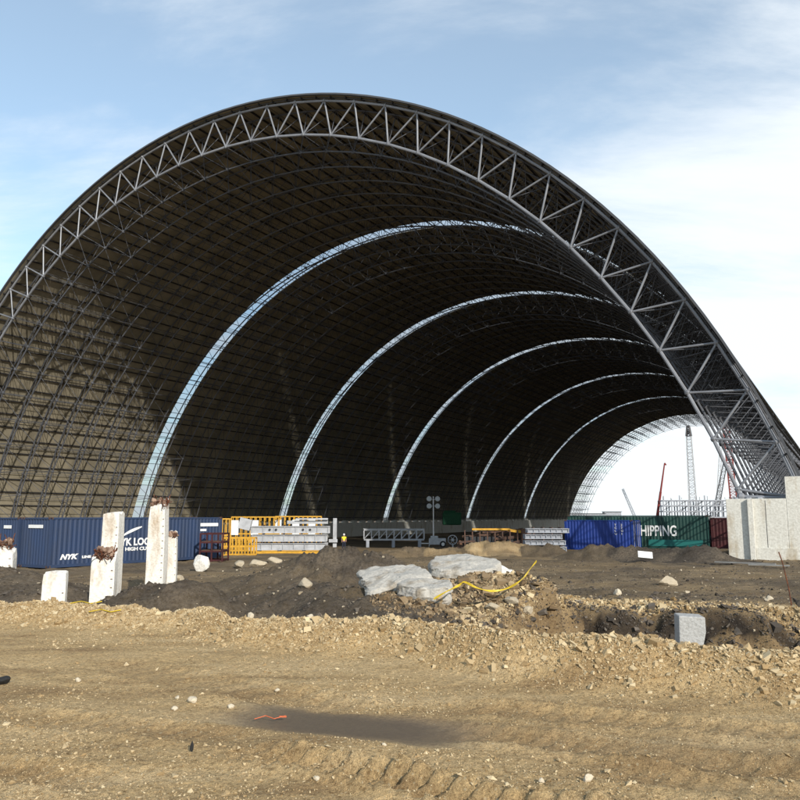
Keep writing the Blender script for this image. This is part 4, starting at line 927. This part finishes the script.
# foreground chips, in drifts
n = 52000; X = rng.uniform(-6.5, 8, n); Y = 3.2 + rng.random(n) ** 1.25 * 8.5; dd = Y - yb(X)
gg = ground(X, Y); keep = (dd < .1) & (np.abs(X) < Y * .6 + .4) & (gg[2] < .15) & (rng.random(n) < .06 + .94 * sst(.05, .5, fbm(X, Y, 3, .9) + .15 * (1 - gg[3])))
X, Y = X[keep], Y[keep]; scatter('gravel', X, Y, pw(len(X), .005, .026, 2.4), M['stone'], 'loose limestone chips strewn over the tan foreground', 'gravel')
print('gravel', len(X))
n = 70000; X = rng.uniform(-4.5, 4.5, n); Y = 3.2 + rng.random(n) ** 1.2 * 5; gg = ground(X, Y); keep = (Y - yb(X) < 0) & (np.abs(X) < Y * .58 + .2) & (gg[2] < .25) & (rng.random(n) < .25 + .75 * sst(-.2, .4, fbm(X, Y, 3, 1.1)))
scatter('grit', X[keep], Y[keep], pw(keep.sum(), .003, .010, 2.0), M['stone'], 'fine limestone grit over the near ground', 'gravel')
# yard clods and pebbles
n = 42000; Y = 11 + rng.random(n) ** 1.6 * 42; X = rng.uniform(-1, 1, n) * Y * .62; keep = (Y - yb(X) > .8) & ~((X < -9) & (Y > 36)); X, Y = X[keep], Y[keep]
scatter('soil_clods', X, Y, pw(len(X), .012, .10, 2.4), M['clod'], 'dark clods and lumps of turned soil across the yard', 'soil')
n = 9000; X = rng.uniform(1, 11.5, n); Y = np.interp(X, LIPX, LIPY) + .5 * fbm(X, X * 0 + 8, 3, .6) + np.abs(rng.normal(0, .6, n)) - .15
scatter('lip_rubble', X, Y, pw(n, .012, .075, 2.2), M['stone'], 'tan rubble along the far lip of the trench', 'rubble', base_v=IV, base_f=IF)
n = 12000; X = rng.uniform(-1, 12, n); Y = np.interp(X, LIPX, LIPY) - rng.random(n) ** 1.5 * 2.2 + .2; scatter('trench_spoil', X, Y, pw(n, .01, .11, 2.2), M['clod'], 'clods and broken soil on the side of the trench', 'soil', base_v=IV, base_f=IF)
n = 5000; a_ = rng.random(n) * 6.283; q_ = rng.random(n) ** .6; X = 1.8 + 2.4 * q_ * np.cos(a_); Y = 15.6 + 1.2 * q_ * np.sin(a_)
scatter('spoil_rubble', X, Y, pw(n, .012, .12, 2.1), M['spoil'], 'brown clods and stones heaped round the broken slabs', 'rubble', base_v=IV, base_f=IF)
n = 1500; Y = 13 + rng.random(n) ** 1.3 * 30; X = rng.uniform(-1, 1, n) * Y * .6; keep = (Y - yb(X) > 1) & ~((X < -9) & (Y > 36))
scatter('yard_pebbles', X[keep], Y[keep], pw(keep.sum(), .015, .08, 2.2), M['stone_big'], 'pale stones dotted about the dark yard', 'gravel', base_v=IV, base_f=IF)
# single stones one can point at: (px, py, half-width px, label)
ST = [(590, 763, 6, 'pale white stone lying near the bottom, above the orange one', 0), (602, 777, 6.5, 'orange stained stone near the bottom of the picture', 1), (190, 692, 6, 'cream boulder half sunk left of the wet patch', 0), (173, 699, 3.6, 'small white stone left of the cream boulder', 0), (176, 689, 3.2, 'small pale stone just above and left of the cream boulder', 0),
      (277, 682, 3, 'round grey stone on the smooth tan ground', 0), (316, 765, 3.6, 'white stone below the deep lugged rut', 0), (76, 673, 3.5, 'upright white stone on the left foreground', 0), (230, 697, 4, 'flat tan stone right of the cream boulder', 0), (384, 731, 3, 'white pebble at the right end of the wet patch', 0),
      (292, 627, 7, 'big tan stone on the front face of the berm', 0), (285, 612, 6, 'white stone on the berm crest in front of the dark hole', 0), (251, 617, 5, 'white stone at the left end of the gravel berm', 0), (310, 613, 5, 'pale stone on the berm crest, right of the white one', 0), (618, 643, 6, 'pale pointed stone on the berm crest in front of the trench', 0), (543, 786, 4, 'flat white stone low in the middle of the tan ground', 0),
      (352, 634, 4, 'white pebble at the foot of the berm, centre left', 0), (377, 633, 3.5, 'white pebble at the foot of the berm, centre', 0), (770, 652, 5, 'pale stone on the berm near the right edge', 0), (795, 658, 6, 'reddish stone at the right end of the berm', 1)]
for i, (px, py, hw, lb, oc) in enumerate(ST):
    zz = 1.02
    for _ in range(6):
        D = (EYE - zz) * F / (py - 516) if py > 660 or px < 230 and py > 660 else (EYE - zz) * F / (py + hw - 516); x_, y_ = at(px, D); zz = gz(x_, y_)
    r_ = hw / F * D; lump('stone', (x_, y_, zz + r_ * .35), (r_, r_ * .85, r_ * .8), 200 + i, M['stone_big'] if not oc else mat('ochre_stone', (.42, .2, .07), .9, col2=(.5, .36, .2), var=.3, vscale=20), lb, 'stone', rot=i * 1.3, sub=2)
YS = [(407, 572, 13.0, 0, ''), ]
for i, (px, D, r_, lb) in enumerate(((667, 31, .50, 'rounded pale boulder alone on the dark yard'), (700, 15.5, .26, 'big tan rock on the far lip of the trench, right of the block'), (305, 21, .3, 'grey boulder on the slope left of the slabs'), (258, 44, .55, 'long pale rock on the yard below the yellow cage'), (275, 46, .5, 'long low pale rock right of the long one below the cage'), (240, 42, .5, 'pale rock right in front of the yellow cage'), (342, 18.5, .2, 'small grey boulder beside the left slab'), (796, 15, .3, 'pale rock on the trench lip at the right edge'), (180, 33, .35, 'white rubble lump at the foot of the narrow stump'), (186, 31, .25, 'low white rubble lump between stump and broken lump'), (528, 15.6, .16, 'tan rock under the right end of the tape'), (512, 15.4, .2, 'brown rock below the middle of the tape'), (494, 15.3, .18, 'tan rock where the tape sags lowest'), (600, 14.6, .14, 'white chip halfway down the trench side'))):
    p = at(px, D); lump('rock', (p[0], p[1], gz(*p) + r_ * .25), (r_, r_ * .8, r_ * .55), 300 + i, M['stone_big'], lb, 'rock', rot=i)
